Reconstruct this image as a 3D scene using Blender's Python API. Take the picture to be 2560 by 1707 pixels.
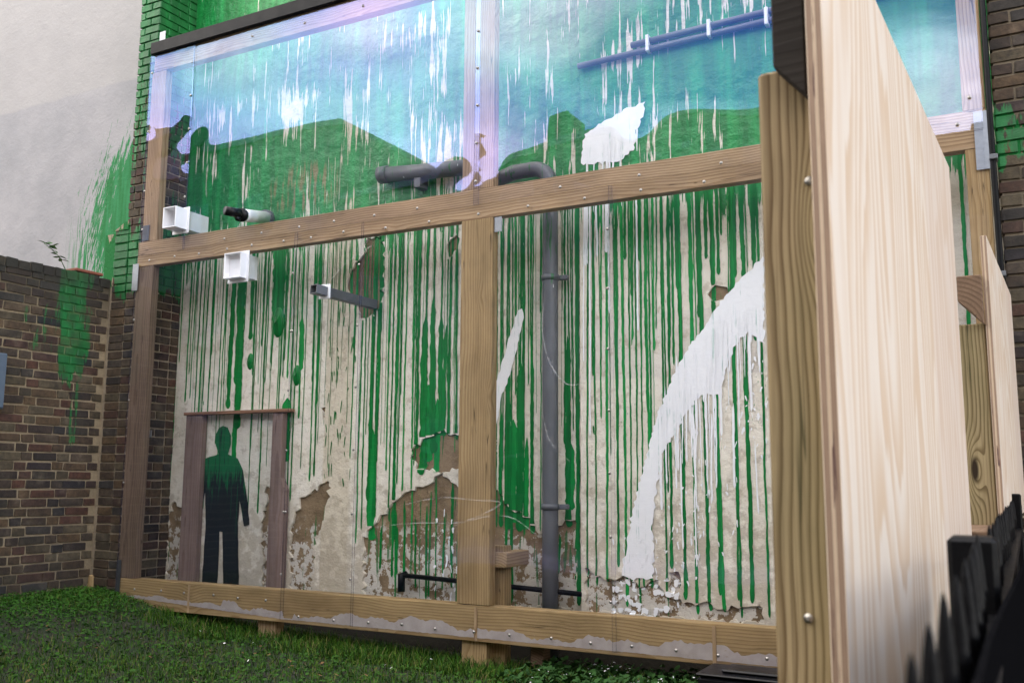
import bpy, bmesh, math, random
import numpy as np
from mathutils import Vector, Matrix, geometry
random.seed(7); rng = np.random.default_rng(7)
for o in list(bpy.data.objects): bpy.data.objects.remove(o)
S = bpy.context.scene
COL = S.collection

# ------------------------------------------------------------------ camera
CAM_H = 1.25
cr, cu, cf = [(0.880845, 0.473369, 0.005777), (0.062512, -0.128401, 0.98975), (-0.469259, 0.871456, 0.142692)]
cd = bpy.data.cameras.new('camera'); cam = bpy.data.objects.new('camera', cd); COL.objects.link(cam)
cam.matrix_world = Matrix(((cr[0], cu[0], -cf[0], 0), (cr[1], cu[1], -cf[1], 0), (cr[2], cu[2], -cf[2], CAM_H), (0, 0, 0, 1)))
cd.sensor_width = 36; cd.lens = 33.486; cd.clip_start = .05; cd.clip_end = 2000
cd.dof.use_dof = True; cd.dof.focus_distance = 6.3; cd.dof.aperture_fstop = 5.6
S.camera = cam

# ------------------------------------------------------------------ sky, sun, exposure
SUN_EL, SUN_AZ = math.radians(42), math.radians(62)      # azimuth from +x towards -y: high over the street, to the right
w = bpy.data.worlds.new('World'); S.world = w; w.use_nodes = True
nt = w.node_tree; nt.nodes.clear()
sky = nt.nodes.new('ShaderNodeTexSky'); sky.sky_type = 'NISHITA'; sky.sun_disc = False
sun_dir = Vector((math.cos(SUN_EL)*math.cos(SUN_AZ)*1, -math.cos(SUN_EL)*math.sin(SUN_AZ)*-1, math.sin(SUN_EL)))
sky.sun_elevation = SUN_EL; sky.sun_rotation = math.atan2(sun_dir.x, sun_dir.y); sky.air_density = 1.0; sky.dust_density = .7; sky.ozone_density = 2.0
tc = nt.nodes.new('ShaderNodeTexCoord'); mp = nt.nodes.new('ShaderNodeMapping'); mp.inputs['Scale'].default_value = (1, 1, 2.2)
no = nt.nodes.new('ShaderNodeTexNoise'); no.inputs['Scale'].default_value = 2.3; no.inputs['Detail'].default_value = 7; no.inputs['Roughness'].default_value = .55
rp = nt.nodes.new('ShaderNodeValToRGB'); rp.color_ramp.elements[0].position = .42; rp.color_ramp.elements[1].position = .63
mx = nt.nodes.new('ShaderNodeMix'); mx.data_type = 'RGBA'; mx.inputs[7].default_value = (13.6, 12.4, 11.0, 1)
bg = nt.nodes.new('ShaderNodeBackground'); bg.inputs['Strength'].default_value = .15
wo = nt.nodes.new('ShaderNodeOutputWorld')
L = nt.links.new
L(tc.outputs['Generated'], mp.inputs[0]); L(mp.outputs[0], no.inputs['Vector']); L(no.outputs[0], rp.inputs[0])
L(rp.outputs[0], mx.inputs[0]); L(sky.outputs[0], mx.inputs[6]); L(mx.outputs[2], bg.inputs[0]); L(bg.outputs[0], wo.inputs[0])
sd = bpy.data.lights.new('sun', 'SUN'); sd.energy = .8; sd.angle = math.radians(12); sd.color = (1, .95, .88)
so = bpy.data.objects.new('sun', sd); COL.objects.link(so)
so.rotation_euler = sun_dir.to_track_quat('Z', 'Y').to_euler(); so.location = (8, -4, 14)
S.view_settings.view_transform = 'Standard'; S.view_settings.look = 'None'; S.view_settings.gamma = 1; S.view_settings.exposure = 2.12
S.render.engine = 'CYCLES'
S.cycles.transparent_max_bounces = 16; S.cycles.max_bounces = 6; S.cycles.diffuse_bounces = 3; S.cycles.glossy_bounces = 3; S.cycles.transmission_bounces = 2

# ------------------------------------------------------------------ helpers
def tag(o, label=None, cat=None, group=None, kind=None):
    if label: o['label'] = label
    if cat: o['category'] = cat
    if group: o['group'] = group
    if kind: o['kind'] = kind
    return o
def empty(name, loc, label=None, cat=None, group=None):
    o = bpy.data.objects.new(name, None); COL.objects.link(o); o.location = loc; o.empty_display_size = .1
    return tag(o, label, cat, group)
def link(name, me, parent=None, loc=None):
    o = bpy.data.objects.new(name, me); COL.objects.link(o)
    if loc is not None: o.location = loc
    if parent:
        o.parent = parent; o.matrix_parent_inverse = Matrix.Translation(-Vector(parent.location)) if parent.parent is None else parent.matrix_parent_inverse @ Matrix.Translation(-Vector(parent.location))
    return o
def mesh(name, verts, faces, mat, parent=None, smooth=False, origin=None, mats=None, mi=None):
    me = bpy.data.meshes.new(name)
    if origin is None:
        vs = np.array(verts, float); origin = (vs.min(0)+vs.max(0))/2
    origin = Vector(tuple(float(v) for v in origin))
    me.from_pydata([tuple(float(c)-o_ for c, o_ in zip(v, origin)) for v in verts], [], [tuple(f) for f in faces])
    for m in (mats or [mat]): me.materials.append(m)
    if mi is not None: me.polygons.foreach_set('material_index', mi)
    if smooth: me.polygons.foreach_set('use_smooth', [True]*len(me.polygons))
    me.update()
    o = link(name, me); o.location = origin
    if parent: set_parent(o, parent)
    return o
def set_parent(o, parent):
    # parents carry translation (and rotation about z) only
    bpy_m = Matrix.Translation(parent.location) @ parent.rotation_euler.to_matrix().to_4x4()
    if parent.parent: bpy_m = (Matrix.Translation(parent.parent.location) @ parent.parent.rotation_euler.to_matrix().to_4x4()) @ parent.matrix_parent_inverse @ bpy_m
    o.parent = parent; o.matrix_parent_inverse = bpy_m.inverted()
def bm_obj(name, bm, mat, parent=None, smooth=False, mats=None):
    me = bpy.data.meshes.new(name); 
    cs = [v.co for v in bm.verts]
    c = Vector(((min(v.x for v in cs)+max(v.x for v in cs))/2, (min(v.y for v in cs)+max(v.y for v in cs))/2, (min(v.z for v in cs)+max(v.z for v in cs))/2))
    bmesh.ops.translate(bm, vec=-c, verts=bm.verts)
    bm.to_mesh(me); bm.free()
    for m in (mats or [mat]): me.materials.append(m)
    if smooth: me.polygons.foreach_set('use_smooth', [True]*len(me.polygons))
    o = link(name, me); o.location = c
    if parent: set_parent(o, parent)
    return o
def bm_box(bm, x0, x1, y0, y1, z0, z1, bev=0, rotz=0, piv=None):
    vs = [bm.verts.new(p) for p in ((x0,y0,z0),(x1,y0,z0),(x1,y1,z0),(x0,y1,z0),(x0,y0,z1),(x1,y0,z1),(x1,y1,z1),(x0,y1,z1))]
    fs = [bm.faces.new([vs[i] for i in f]) for f in ((3,2,1,0),(4,5,6,7),(0,1,5,4),(1,2,6,5),(2,3,7,6),(3,0,4,7))]
    if bev:
        es = list({e for f in fs for e in f.edges})
        r = bmesh.ops.bevel(bm, geom=es, offset=bev, segments=1, affect='EDGES')
    return vs
def box(name, x0, x1, y0, y1, z0, z1, mat, parent=None, bev=.003):
    bm = bmesh.new(); bm_box(bm, x0, x1, y0, y1, z0, z1, bev)
    return bm_obj(name, bm, mat, parent)
def prism(name, pts, axis, a0, a1, mat, parent=None, bev=0):
    """polygon in the plane across `axis`, extruded from a0 to a1"""
    bm = bmesh.new()
    def P(u, v, a): return {'x': (a, u, v), 'y': (u, a, v), 'z': (u, v, a)}[axis]
    A = [bm.verts.new(P(u, v, a0)) for u, v in pts]; B = [bm.verts.new(P(u, v, a1)) for u, v in pts]
    bm.faces.new(A); bm.faces.new(B[::-1]); n = len(pts)
    for i in range(n): bm.faces.new((A[i], B[i], B[(i+1) % n], A[(i+1) % n]))
    bmesh.ops.recalc_face_normals(bm, faces=bm.faces)
    if bev: bmesh.ops.bevel(bm, geom=list(bm.edges), offset=bev, segments=1, affect='EDGES')
    return bm_obj(name, bm, mat, parent)
def tube_geo(path, rad, seg=16, cap=True):
    path = [Vector(p) for p in path]; n = len(path); V = []; F = []
    if not hasattr(rad, '__len__'): rad = [rad]*n
    up = None
    for i, p in enumerate(path):
        t = (path[min(i+1, n-1)]-path[max(i-1, 0)]).normalized()
        if up is None: up = t.orthogonal().normalized()
        up = (up - t*up.dot(t)).normalized(); b = t.cross(up)
        for k in range(seg):
            a = 2*math.pi*k/seg; V.append(p + (up*math.cos(a)+b*math.sin(a))*rad[i])
    for i in range(n-1):
        for k in range(seg):
            F.append((i*seg+k, i*seg+(k+1) % seg, (i+1)*seg+(k+1) % seg, (i+1)*seg+k))
    if cap: F.append(tuple(range(seg))[::-1]); F.append(tuple((n-1)*seg+k for k in range(seg)))
    return V, F
def tube(name, path, rad, mat, parent=None, seg=16, cap=True):
    V, F = tube_geo(path, rad, seg, cap); o = mesh(name, V, F, mat, parent, smooth=True)
    return o
def bezier_arc(c, a, b, r, a0, a1, n=10):
    return [c + a*(r*math.cos(a0+(a1-a0)*i/n)) + b*(r*math.sin(a0+(a1-a0)*i/n)) for i in range(n+1)]
def in_poly(x, z, poly):
    c = False; n = len(poly); j = n-1
    for i in range(n):
        xi, zi = poly[i]; xj, zj = poly[j]
        if (zi > z) != (zj > z) and x < (xj-xi)*(z-zi)/(zj-zi)+xi: c = not c
        j = i
    return c

# ------------------------------------------------------------------ material expressions
class E:
    """a float socket with arithmetic"""
    def __init__(s, m, sock): s.m, s.s = m, sock
    def op(s, kind, *o, clamp=False):
        n = s.m.t.nodes.new('ShaderNodeMath'); n.operation = kind; n.use_clamp = clamp
        for i, v in enumerate((s,)+o):
            if isinstance(v, E): s.m.t.links.new(v.s, n.inputs[i])
            else: n.inputs[i].default_value = float(v)
        return E(s.m, n.outputs[0])
    def __add__(s, o): return s.op('ADD', o)
    __radd__ = __add__
    def __sub__(s, o): return s.op('SUBTRACT', o)
    def __rsub__(s, o): return (s*-1)+o
    def __mul__(s, o): return s.op('MULTIPLY', o)
    __rmul__ = __mul__
    def __truediv__(s, o): return s.op('DIVIDE', o)
    def __neg__(s): return s*-1
    def abs(s): return s.op('ABSOLUTE')
    def sin(s): return s.op('SINE')
    def sqrt(s): return s.op('SQRT')
    def pw(s, e): return s.op('POWER', e)
    def mn(s, o): return s.op('MINIMUM', o)
    def mxx(s, o): return s.op('MAXIMUM', o)
    def fract(s): return s.op('FRACT')
    def clamp(s): return s.op('ADD', 0, clamp=True)
    def ss(s, a, b):
        n = s.m.t.nodes.new('ShaderNodeMapRange'); n.interpolation_type = 'SMOOTHSTEP'
        s.m.t.links.new(s.s, n.inputs[0]); n.inputs[1].default_value = a; n.inputs[2].default_value = b
        return E(s.m, n.outputs[0])
    def curve(s, pts):
        """piecewise-linear function of s"""
        lo, hi = pts[0][0], pts[-1][0]
        n = s.m.t.nodes.new('ShaderNodeMapRange'); s.m.t.links.new(s.s, n.inputs[0]); n.inputs[1].default_value = lo; n.inputs[2].default_value = hi
        r = s.m.t.nodes.new('ShaderNodeValToRGB'); s.m.t.links.new(n.outputs[0], r.inputs[0])
        el = r.color_ramp.elements
        while len(el) > 1: el.remove(el[0])
        for i, (x, v) in enumerate(pts):
            e = el[0] if i == 0 else el.new((x-lo)/(hi-lo)); e.position = (x-lo)/(hi-lo); e.color = (v, v, v, 1)
        return E(s.m, r.outputs[0])
class M:
    def __init__(s, name):
        s.mat = bpy.data.materials.new(name); s.mat.use_nodes = True; s.t = s.mat.node_tree
        s.b = s.t.nodes['Principled BSDF']; s.out = s.t.nodes['Material Output']; s._c = {}
    def coord(s, kind='Object'):
        if kind in s._c: return s._c[kind]
        if kind == 'World':
            g = s.t.nodes.new('ShaderNodeNewGeometry'); k = g.outputs['Position']
        else:
            g = s.t.nodes.new('ShaderNodeTexCoord'); k = g.outputs[kind]
        sp = s.t.nodes.new('ShaderNodeSeparateXYZ'); s.t.links.new(k, sp.inputs[0])
        s._c[kind] = tuple(E(s, sp.outputs[i]) for i in range(3)); return s._c[kind]
    def rand(s):
        if 'r' not in s._c:
            n = s.t.nodes.new('ShaderNodeObjectInfo'); s._c['r'] = E(s, n.outputs['Random'])
        return s._c['r']
    def vec(s, x, y, z):
        n = s.t.nodes.new('ShaderNodeCombineXYZ')
        for i, v in enumerate((x, y, z)):
            if isinstance(v, E): s.t.links.new(v.s, n.inputs[i])
            else: n.inputs[i].default_value = v
        return n.outputs[0]
    def noise(s, x, y, z, scale=1, detail=3, rough=.5, dist=0, color=False):
        n = s.t.nodes.new('ShaderNodeTexNoise'); s.t.links.new(s.vec(x, y, z), n.inputs['Vector'])
        n.inputs['Scale'].default_value = scale; n.inputs['Detail'].default_value = detail; n.inputs['Roughness'].default_value = rough; n.inputs['Distortion'].default_value = dist
        return E(s, n.outputs[0])
    def vor(s, x, y, z, scale=1, feat='F1', rnd=1):
        n = s.t.nodes.new('ShaderNodeTexVoronoi'); s.t.links.new(s.vec(x, y, z), n.inputs['Vector']); n.feature = feat
        n.inputs['Scale'].default_value = scale; n.inputs['Randomness'].default_value = rnd
        return E(s, n.outputs['Distance'])
    def mix(s, fac, a, b, mode='MIX'):
        n = s.t.nodes.new('ShaderNodeMix'); n.data_type = 'RGBA'; n.blend_type = mode; n.clamp_factor = True
        if isinstance(fac, E): s.t.links.new(fac.s, n.inputs[0])
        else: n.inputs[0].default_value = fac
        for i, v in ((6, a), (7, b)):
            if isinstance(v, (tuple, list)): n.inputs[i].default_value = (*v[:3], 1)
            elif isinstance(v, E): s.t.links.new(v.s, n.inputs[i])
            else: s.t.links.new(v, n.inputs[i])
        return n.outputs[2]
    def ramp(s, fac, stops):
        r = s.t.nodes.new('ShaderNodeValToRGB'); s.t.links.new(fac.s, r.inputs[0]); el = r.color_ramp.elements
        while len(el) > 1: el.remove(el[0])
        for i, (x, c) in enumerate(stops):
            e = el[0] if i == 0 else el.new(x); e.position = x; e.color = (*c, 1)
        return r.outputs[0]
    def val(s, col, fac):
        """scale a colour's value by an expression"""
        n = s.t.nodes.new('ShaderNodeVectorMath'); n.operation = 'SCALE'
        if isinstance(col, (tuple, list)): n.inputs[0].default_value = col[:3]
        else: s.t.links.new(col, n.inputs[0])
        if isinstance(fac, E): s.t.links.new(fac.s, n.inputs['Scale'])
        else: n.inputs['Scale'].default_value = fac
        return n.outputs[0]
    def set(s, col=None, rough=None, bump=None, bs=.3, bd=.01, metal=None, spec=None):
        def put(k, v):
            if isinstance(v, E): s.t.links.new(v.s, s.b.inputs[k])
            elif isinstance(v, (int, float)): s.b.inputs[k].default_value = v
            elif isinstance(v, (tuple, list)): s.b.inputs[k].default_value = (*v[:3], 1)
            else: s.t.links.new(v, s.b.inputs[k])
        if col is not None: put('Base Color', col)
        if rough is not None: put('Roughness', rough)
        if metal is not None: put('Metallic', metal)
        if spec is not None: put('Specular IOR Level', spec)
        if bump is not None:
            n = s.t.nodes.new('ShaderNodeBump'); n.inputs['Strength'].default_value = bs; n.inputs['Distance'].default_value = bd
            s.t.links.new(bump.s, n.inputs['Height']); s.t.links.new(n.outputs[0], s.b.inputs['Normal'])
        return s.mat

GREEN = (.002, .205, .036); GREEN_D = (.001, .130, .021); GREEN_L = (.012, .36, .075)
CREAM = (.60, .54, .45); BROWN = (.27, .20, .125)

def plain(name, col, rough=.5, metal=0, var=.15, sc=14, bump=.15, spec=.5):
    m = M(name); x, y, z = m.coord('World')
    n = m.noise(x, y, z, sc, 5, .6)
    return m.set(m.val(col, (n-.5)*(2*var)+1), (n-.5)*.3+rough, n, bump, .004, metal, spec)

# cream render skim with the green paint that covers its top and runs down it
def mat_skim():
    m = M('painted_render'); x, y, z = m.coord('World')
    big = m.noise(x, 0, z, .9, 2); big2 = m.noise(x+7.3, 3, z, 1.7, 3)
    wob = (m.noise(x, 2, z*1, 3.2, 2)-.5)*.02
    xs = x+wob
    st = m.noise(xs*27, 0, z*1.25, 1, 3.5, .62)*.72 + m.noise(xs*90, 4, z*4, 1, 2)*.28
    hi = m.noise(xs*11, 9, z*.55, 1, 2)
    cov = z.curve([(2.2, .0), (2.6, .15), (2.85, .28), (3.05, .40), (3.3, .53), (3.65, .62), (4.5, .585), (6, .64), (8, .7)])
    lf = x.curve([(-6.8, .05), (-6.2, .0), (-5.2, -.03), (-3.4, -.02), (-2.75, .0), (-2.2, -.06), (-1.6, .05), (0, .08)])
    cov = cov + lf + (big2-.5)*.55 + (hi-.5)*.30
    g = (cov-st).ss(0, .018)
    # weathered cream
    gr = m.noise(x, 0, z, 60, 4, .7); pk = m.vor(x, 0, z, 38); blot = m.noise(x, 6, z, 4, 5, .65)
    cream = m.mix(blot.ss(.35, .75), (.79, .735, .625), (.67, .605, .485))
    band = (x - -5.045).ss(0, .02)*(1-(x - -4.773).ss(-.01, .03))
    cream = m.mix(band*.75, cream, (.60, .52, .38))
    patch = (z-1.92).ss(0, .015)*(1-(z-2.36).ss(0, .015))*(x+2.7).ss(0, .02)
    cream = m.mix(patch*.5, cream, (.60, .55, .49))
    low = (1-z.ss(.3, 1.5))
    cream = m.mix((m.noise(x, 1, z, 9, 5, .7)-.52+low*.16).ss(0, .12)*.55, cream, (.40, .33, .235))
    pits = (1-pk.ss(.04, .12))*m.noise(x, 8, z, 3, 2).ss(.52, .62)*low
    cream = m.mix(pits, cream, (.16, .12, .08))
    wash = m.noise(xs*9, 12, z*.8, 1, 4, .6)
    gn = m.mix(wash.ss(.40, .66), GREEN_D, GREEN_L); gn = m.mix(.45, gn, GREEN)
    # thin brownish places in the upper paint
    br = (1-(((x+5.35)/.45).pw(2)+((z-3.72)/.25).pw(2)).ss(.3, 1.1))*m.noise(xs*30, 5, z*3, 1, 3).ss(.50, .6)
    gn = m.mix(br*.8, gn, (.25, .17, .075))
    # diluted smears
    smear = (m.noise(xs*8, 21, z*.9, 1, 4, .65)+(z-2.4)*.02).ss(.60, .72)*z.ss(.9, 1.8)*(1-z.ss(2.9, 3.2))
    col = m.mix(smear*.55*m.noise(xs*40, 1, z*2, 1, 3).ss(.35, .65), cream, GREEN_L)
    fleck = (m.noise(xs*130, 2, z*34, 1, 2)-.66).ss(0, .03)*m.noise(x, 8, z, 2.4, 3).ss(.45, .62)*z.ss(.8, 1.8)
    g = g.mxx(fleck)
    col = m.mix(g, col, gn)
    h = gr*.35 + m.noise(x, 3, z, 7, 6, .62)*1.6 + g*.25 - pits*1.2 + m.noise(x, 3, z, 2.2, 3)*3
    h = h + (m.noise(x*2, 7, z*3.4, 1, 5, .6)*2+m.noise(x, 4, z, 13, 3)*1.0)*z.ss(3.1, 3.4)
    return m.set(col, .78-g*.38, h, .6, .02)
def mat_base():
    m = M('old_mortar_coat'); x, y, z = m.coord('World')
    n = m.noise(x, 0, z, 3.5, 6, .65); f = m.noise(x, 5, z, 45, 4, .7); fl = m.noise(x, 2, z, 11, 5, .7)
    low = 1-z.ss(.5, 1.05)
    c = m.mix(n.ss(.35, .7), (.265, .185, .105), (.135, .090, .045))
    c = m.mix((fl-.56+low*.10).ss(0, .03)*low.ss(.05, .4), c, (.56, .52, .45))
    c = m.mix((m.noise(x*26, 0, z*2, 1, 3)-.62).ss(0, .03)*.8, c, GREEN_D)
    c = m.mix(1-(z+(n-.5)*.1).ss(.16, .32), c, (.03, .026, .018))  # dark foot: shade behind the bottom beam painted into the coat
    return m.set(c, .95, f*.4+n*1.6+fl, .7, .016)
def mat_paint(name, a, b, rough=.38):
    m = M(name); x, y, z = m.coord('World')
    n = m.noise(x*30, 0, z*2.2, 1, 4, .6)
    return m.set(m.mix(n.ss(.35, .68), a, b), rough, m.noise(x, 0, z, 55, 3)+n, .3, .004, spec=.3)
def mat_white():
    m = M('white_paint'); x, y, z = m.coord('World')
    n = m.noise(x, 0, z, 22, 5, .65)
    st = (m.noise(x*55, 3, z*1.6, 1, 3, .6)).ss(.58, .64)*m.noise(x, 9, z, 14, 3).ss(.4, .6)*.5
    c = m.mix(st, m.val((.86, .865, .87), (n-.5)*.14+1), (.20, .42, .34))
    return m.set(c, .45, n, .4, .006)
def mat_figure():
    m = M('dark_figure_paint'); x, y, z = m.coord('World')
    st = m.noise(x*45, 0, z*3, 1, 4, .65); up = z.curve([(.3, 0), (.9, .08), (1.15, .30), (1.35, .44), (1.55, .46), (1.75, .36), (2.1, .36)])
    g = (up+.18-st).ss(0, .10)*z.ss(.9, 1.2)
    run = (m.noise(x*60, 7, z*.7, 1, 2)-.68).ss(0, .02)
    c = m.mix(g, (.008, .012, .016), (.004, .14, .045)); c = m.mix(run*.6, c, (.006, .15, .06))
    return m.set(c, .55, st, .15, .004)

def mat_wood(name, axis, dark, mid, light, ring=70, knots=.5, green=0, rough=.75, stretch=1.0, weather=.3, wavy=.075):
    m = M(name); c = m.coord('Object'); r = m.rand()
    i = 'xyz'.index(axis); l = c[i]; a, b = [c[k] for k in range(3) if k != i]
    l = l + r*37; off = (r-.5)
    kd = m.vor(l*1.7*stretch, a*5.0+r*9, b*1.2, 1)
    kn = 1-kd.ss(0, .34)
    wav = m.noise(l*1.1*stretch, r*20, b*1.5, 1, 3)-.5
    rr = ((a+off*.2+.06)*(a+off*.2+.06) + (b+.11)*(b+.11)*1.0).sqrt() + wav*wavy + kn*kn*.045*knots
    ringv = (rr*ring).fract()
    late = ringv.ss(.35, .93)*(1-ringv.ss(.94, 1))
    fine = m.noise(l*3*stretch, a*160, b*160, 1, 3, .6)
    ch = m.noise(l*.7, a*6, b*6, 1, 4, .6)
    col = m.mix(late*.85, light, mid); col = m.mix(fine.ss(.42, .75)*.45, col, mid)
    col = m.mix((ch-.45).ss(0, .35)*weather, col, dark)
    crack = (1-((m.noise(l*.9*stretch, a*26, b*26, 1, 2)-.5).abs()).ss(.002, .012))*m.noise(l*1.3, a*9, b*9, 1, 2).ss(.50, .62)
    col = m.mix(crack*.75, col, m.val(dark, .35))
    stain = m.noise(l*2.2, a*5, b*5+3, 1, 4, .65)
    col = m.val(col, (stain-.5)*.9+1)
    if green: col = m.mix(m.noise(l*.9, a*4, b*4, 1, 3).ss(.38, .66)*green, col, (.17, .19, .075))
    core = (1-kd.ss(.03, .10))*knots
    col = m.mix(core.clamp(), col, m.val(dark, .45))
    col = m.val(col, (m.noise(r*50, 3, 1, 1, 0)-.5)*.35+1)
    return m.set(col, rough, fine*.6+late*.5, .28, .004, spec=.2)
def mat_ply(axis='z', tdir='x', thick=.027):
    m = M('plywood'); x, y, z = m.coord('Object'); r = m.rand()
    # the face: rotary-cut veneer, tall cathedral grain
    u = y
    strip = u.ss(.28, .283)
    wv = m.noise(u*2.4+strip*5, r*8, z*.34, 1, 1.5, .4)
    rr = wv*1.5 + m.noise(u*14+strip*3, 1, z*1.3, 1, 3, .5)*.10
    rg = (rr*14).fract(); late = rg.ss(.05, .85)*(1-rg.ss(.86, 1))
    fine = m.noise(u*120, 1, z*3, 1, 3, .6)
    kn = (1-m.vor(u*7, 3, z*1.3, 1).ss(.025, .09))*m.noise(u*60, 3, z*6, 1, 3).ss(.35, .6)
    face = m.mix(late*.80, (.635, .56, .475), (.52, .375, .245)); face = m.mix(fine.ss(.45, .8)*.35, face, (.52, .41, .32))
    face = m.mix(strip*.40, face, (.54, .43, .36)); face = m.mix(kn*.7, face, (.30, .18, .10))
    g = m.t.nodes.new('ShaderNodeNewGeometry'); sp = m.t.nodes.new('ShaderNodeSeparateXYZ'); tcn = m.t.nodes.new('ShaderNodeTexCoord')
    m.t.links.new(tcn.outputs['Normal'], sp.inputs[0]); nx = E(m, sp.outputs[0]).abs()
    layer = ((x+m.noise(x, y*3, z*6, 1, 2)*.0016+thick)/(thick/3.5)).fract()
    alt = ((x+thick)/(thick/3.5*2)).fract().ss(.47, .53)
    ew = m.mix(alt, (.26, .17, .11), (.50, .38, .26)); ew = m.mix((1-layer.ss(.0, .22))*.9, ew, (.12, .075, .05))
    vd = (m.noise(x*120, y*3, z*5, 1, 3)-.64).ss(0, .02); ew = m.mix(vd, ew, (.10, .05, .04))
    ew = m.mix(m.noise(x*60, y*8, z*22, 1, 3).ss(.4, .8)*.4, ew, (.35, .24, .16))
    col = m.mix(nx.ss(.6, .8), ew, face)
    return m.set(col, .62, fine*.5+late*.3, .2, .003)

def mat_brick(name, zone):
    """zone: function (m, x, y, z) -> paint coverage 0..1"""
    m = M(name); x, y, z = m.coord('World'); r = m.rand()
    ox, oy, oz = m.coord('Object')
    n = m.noise(x, y, z, 30, 5, .65); s = m.noise(x, y, z, 7, 4, .6)
    base = m.ramp(r, [(0, (.055, .042, .036)), (.14, (.17, .105, .055)), (.28, (.085, .075, .066)), (.42, (.23, .14, .065)), (.56, (.11, .072, .052)), (.68, (.20, .085, .048)), (.80, (.045, .042, .045)), (.9, (.15, .11, .06)), (1, (.23, .175, .10))])
    base = m.val(base, (n-.5)*.8+(s-.5)*.6+.35)
    base = m.mix(s.ss(.55, .75)*.35, base, (.17, .14, .10))
    g, dirt = zone(m, x, y, z)
    base = m.mix(dirt, base, (.022, .022, .017))
    tone = m.noise(x*12, y*12, z*2, 1, 3)
    col = m.mix(g, base, m.mix(tone.ss(.35, .7), m.val(GREEN_D, .7), m.val(GREEN, .75)))
    return m.set(col, .9-g*.3, n*.8+m.noise(x, y, z, 110, 3)*.4+s, .6, .008)
def mat_mortar(name, zone, col0=(.30, .24, .165)):
    m = M(name); x, y, z = m.coord('World')
    n = m.noise(x, y, z, 40, 5, .65); s = m.noise(x, y, z, 4, 4, .6)
    base = m.val(col0, (n-.5)*.7+(s-.5)*.8+1)
    g, dirt = zone(m, x, y, z)
    base = m.mix(dirt, base, (.03, .028, .02))
    return m.set(m.mix(g, base, GREEN_D), .95, n, .8, .012)
def zone_pier(m, x, y, z):
    st = m.noise(x*16, y*16, z*2.2, 1, 4, .62)
    cov = z.curve([(0, .05), (2.3, .12), (2.75, .30), (2.95, .62), (3.3, .72), (3.55, .40), (3.8, .42), (4.4, .50), (4.7, .66), (5.2, .74), (7, .76)])
    left = (-6.86-x).ss(-.06, .06)
    drop = (x+6.83).ss(0, .04)*(z-2.6).ss(-.3, .1)*(1-(z-3.7).ss(0, .2))*(1-(y-5.74).ss(0, .03))
    return ((cov-drop*.28-st).ss(0, .03), (1-z.ss(.2, .8))*.35+m.noise(x, y, z, 3, 3).ss(.55, .8)*.35)
def zone_garden(m, x, y, z):
    st = m.noise(y*16, 1, z*2.0, 1, 4, .62)
    e = (((y-5.36)/.17).pw(2)).op('MULTIPLY', .9) + ((z-2.62)/.60).pw(4)
    cov = .74-e*.26
    cov2 = (1-(((y-5.15)/.45).pw(2)+((z-2.5)/.4).pw(2)).ss(.2, 1.1))*.46
    cov3 = (1-((y-5.42).abs()).ss(.02, .07))*z.ss(1.2, 1.6)*(1-z.ss(2.1, 2.4))*.56
    cov = cov.mxx(cov2).mxx(cov3).mxx(.27)
    g = (cov-st).ss(0, .05)*z.ss(.5, .8)*(1-(z-2.85).ss(0, .12)*.45)
    return (g*(.55+.4*m.noise(y, 5, z, 7, 3).ss(.35, .6)), z.ss(2.45, 3.0)*.80 + (1-z.ss(.25, .7))*.45)
def zone_right(m, x, y, z):
    st = m.noise(x*14, y*14, z*3, 1, 4, .62)
    cov = (1-((z-3.15)/.30).pw(2)).mxx(0)*.42+.22
    return ((cov-st).ss(0, .05), m.noise(x, y, z, 3, 3).ss(.45, .8)*.6)
def zone_none(m, x, y, z):
    z0 = z*0
    return (z0, m.noise(x, y, z, 2, 3).ss(.5, .8)*.4)

def mat_neighbour():
    m = M('pale_painted_render'); x, y, z = m.coord('World')
    n = m.noise(x, 0, z, 1.3, 5, .6); f = m.noise(x, 0, z, 26, 5, .65)
    c = m.mix(n.ss(.35, .7), (.345, .33, .33), (.27, .265, .268))
    j = (z-5.46+(m.noise(x, 1, 1, 3, 3)-.5)*.05+(x+8)*.0)
    c = m.mix(j.ss(-.02, .02)*.55, c, (.385, .36, .335))
    st = m.noise(x*20-z*6, 0, z*2.6, 1, 5, .72)*.62+m.noise(x*80-z*16, 3, z*9, 1, 4, .6)*.38
    e = (((x+7.55)/1.65).pw(2)+((z-3.9)/1.5).pw(2)).sqrt()
    top = .69-e.ss(.25, 1.0)*.29
    g = (top-st).ss(0, .03)*(1-e.ss(.9, 1.02))
    dr = (m.noise(x*46, 9, z*1.3, 1, 3)-.53).ss(0, .03)*(1-(x+8.2).abs().ss(.55, .95))*(1-z.ss(3.8, 4.3))
    g = g.mxx(dr)
    c = m.mix(g, c, m.mix(m.noise(x*20, 2, z*2, 1, 3).ss(.35, .65), m.val(GREEN, .7), (.015, .20, .06)))
    return m.set(c, .85, f*.7+n*2+m.noise(x, 2, z, 6, 4), .5, .015)
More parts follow.
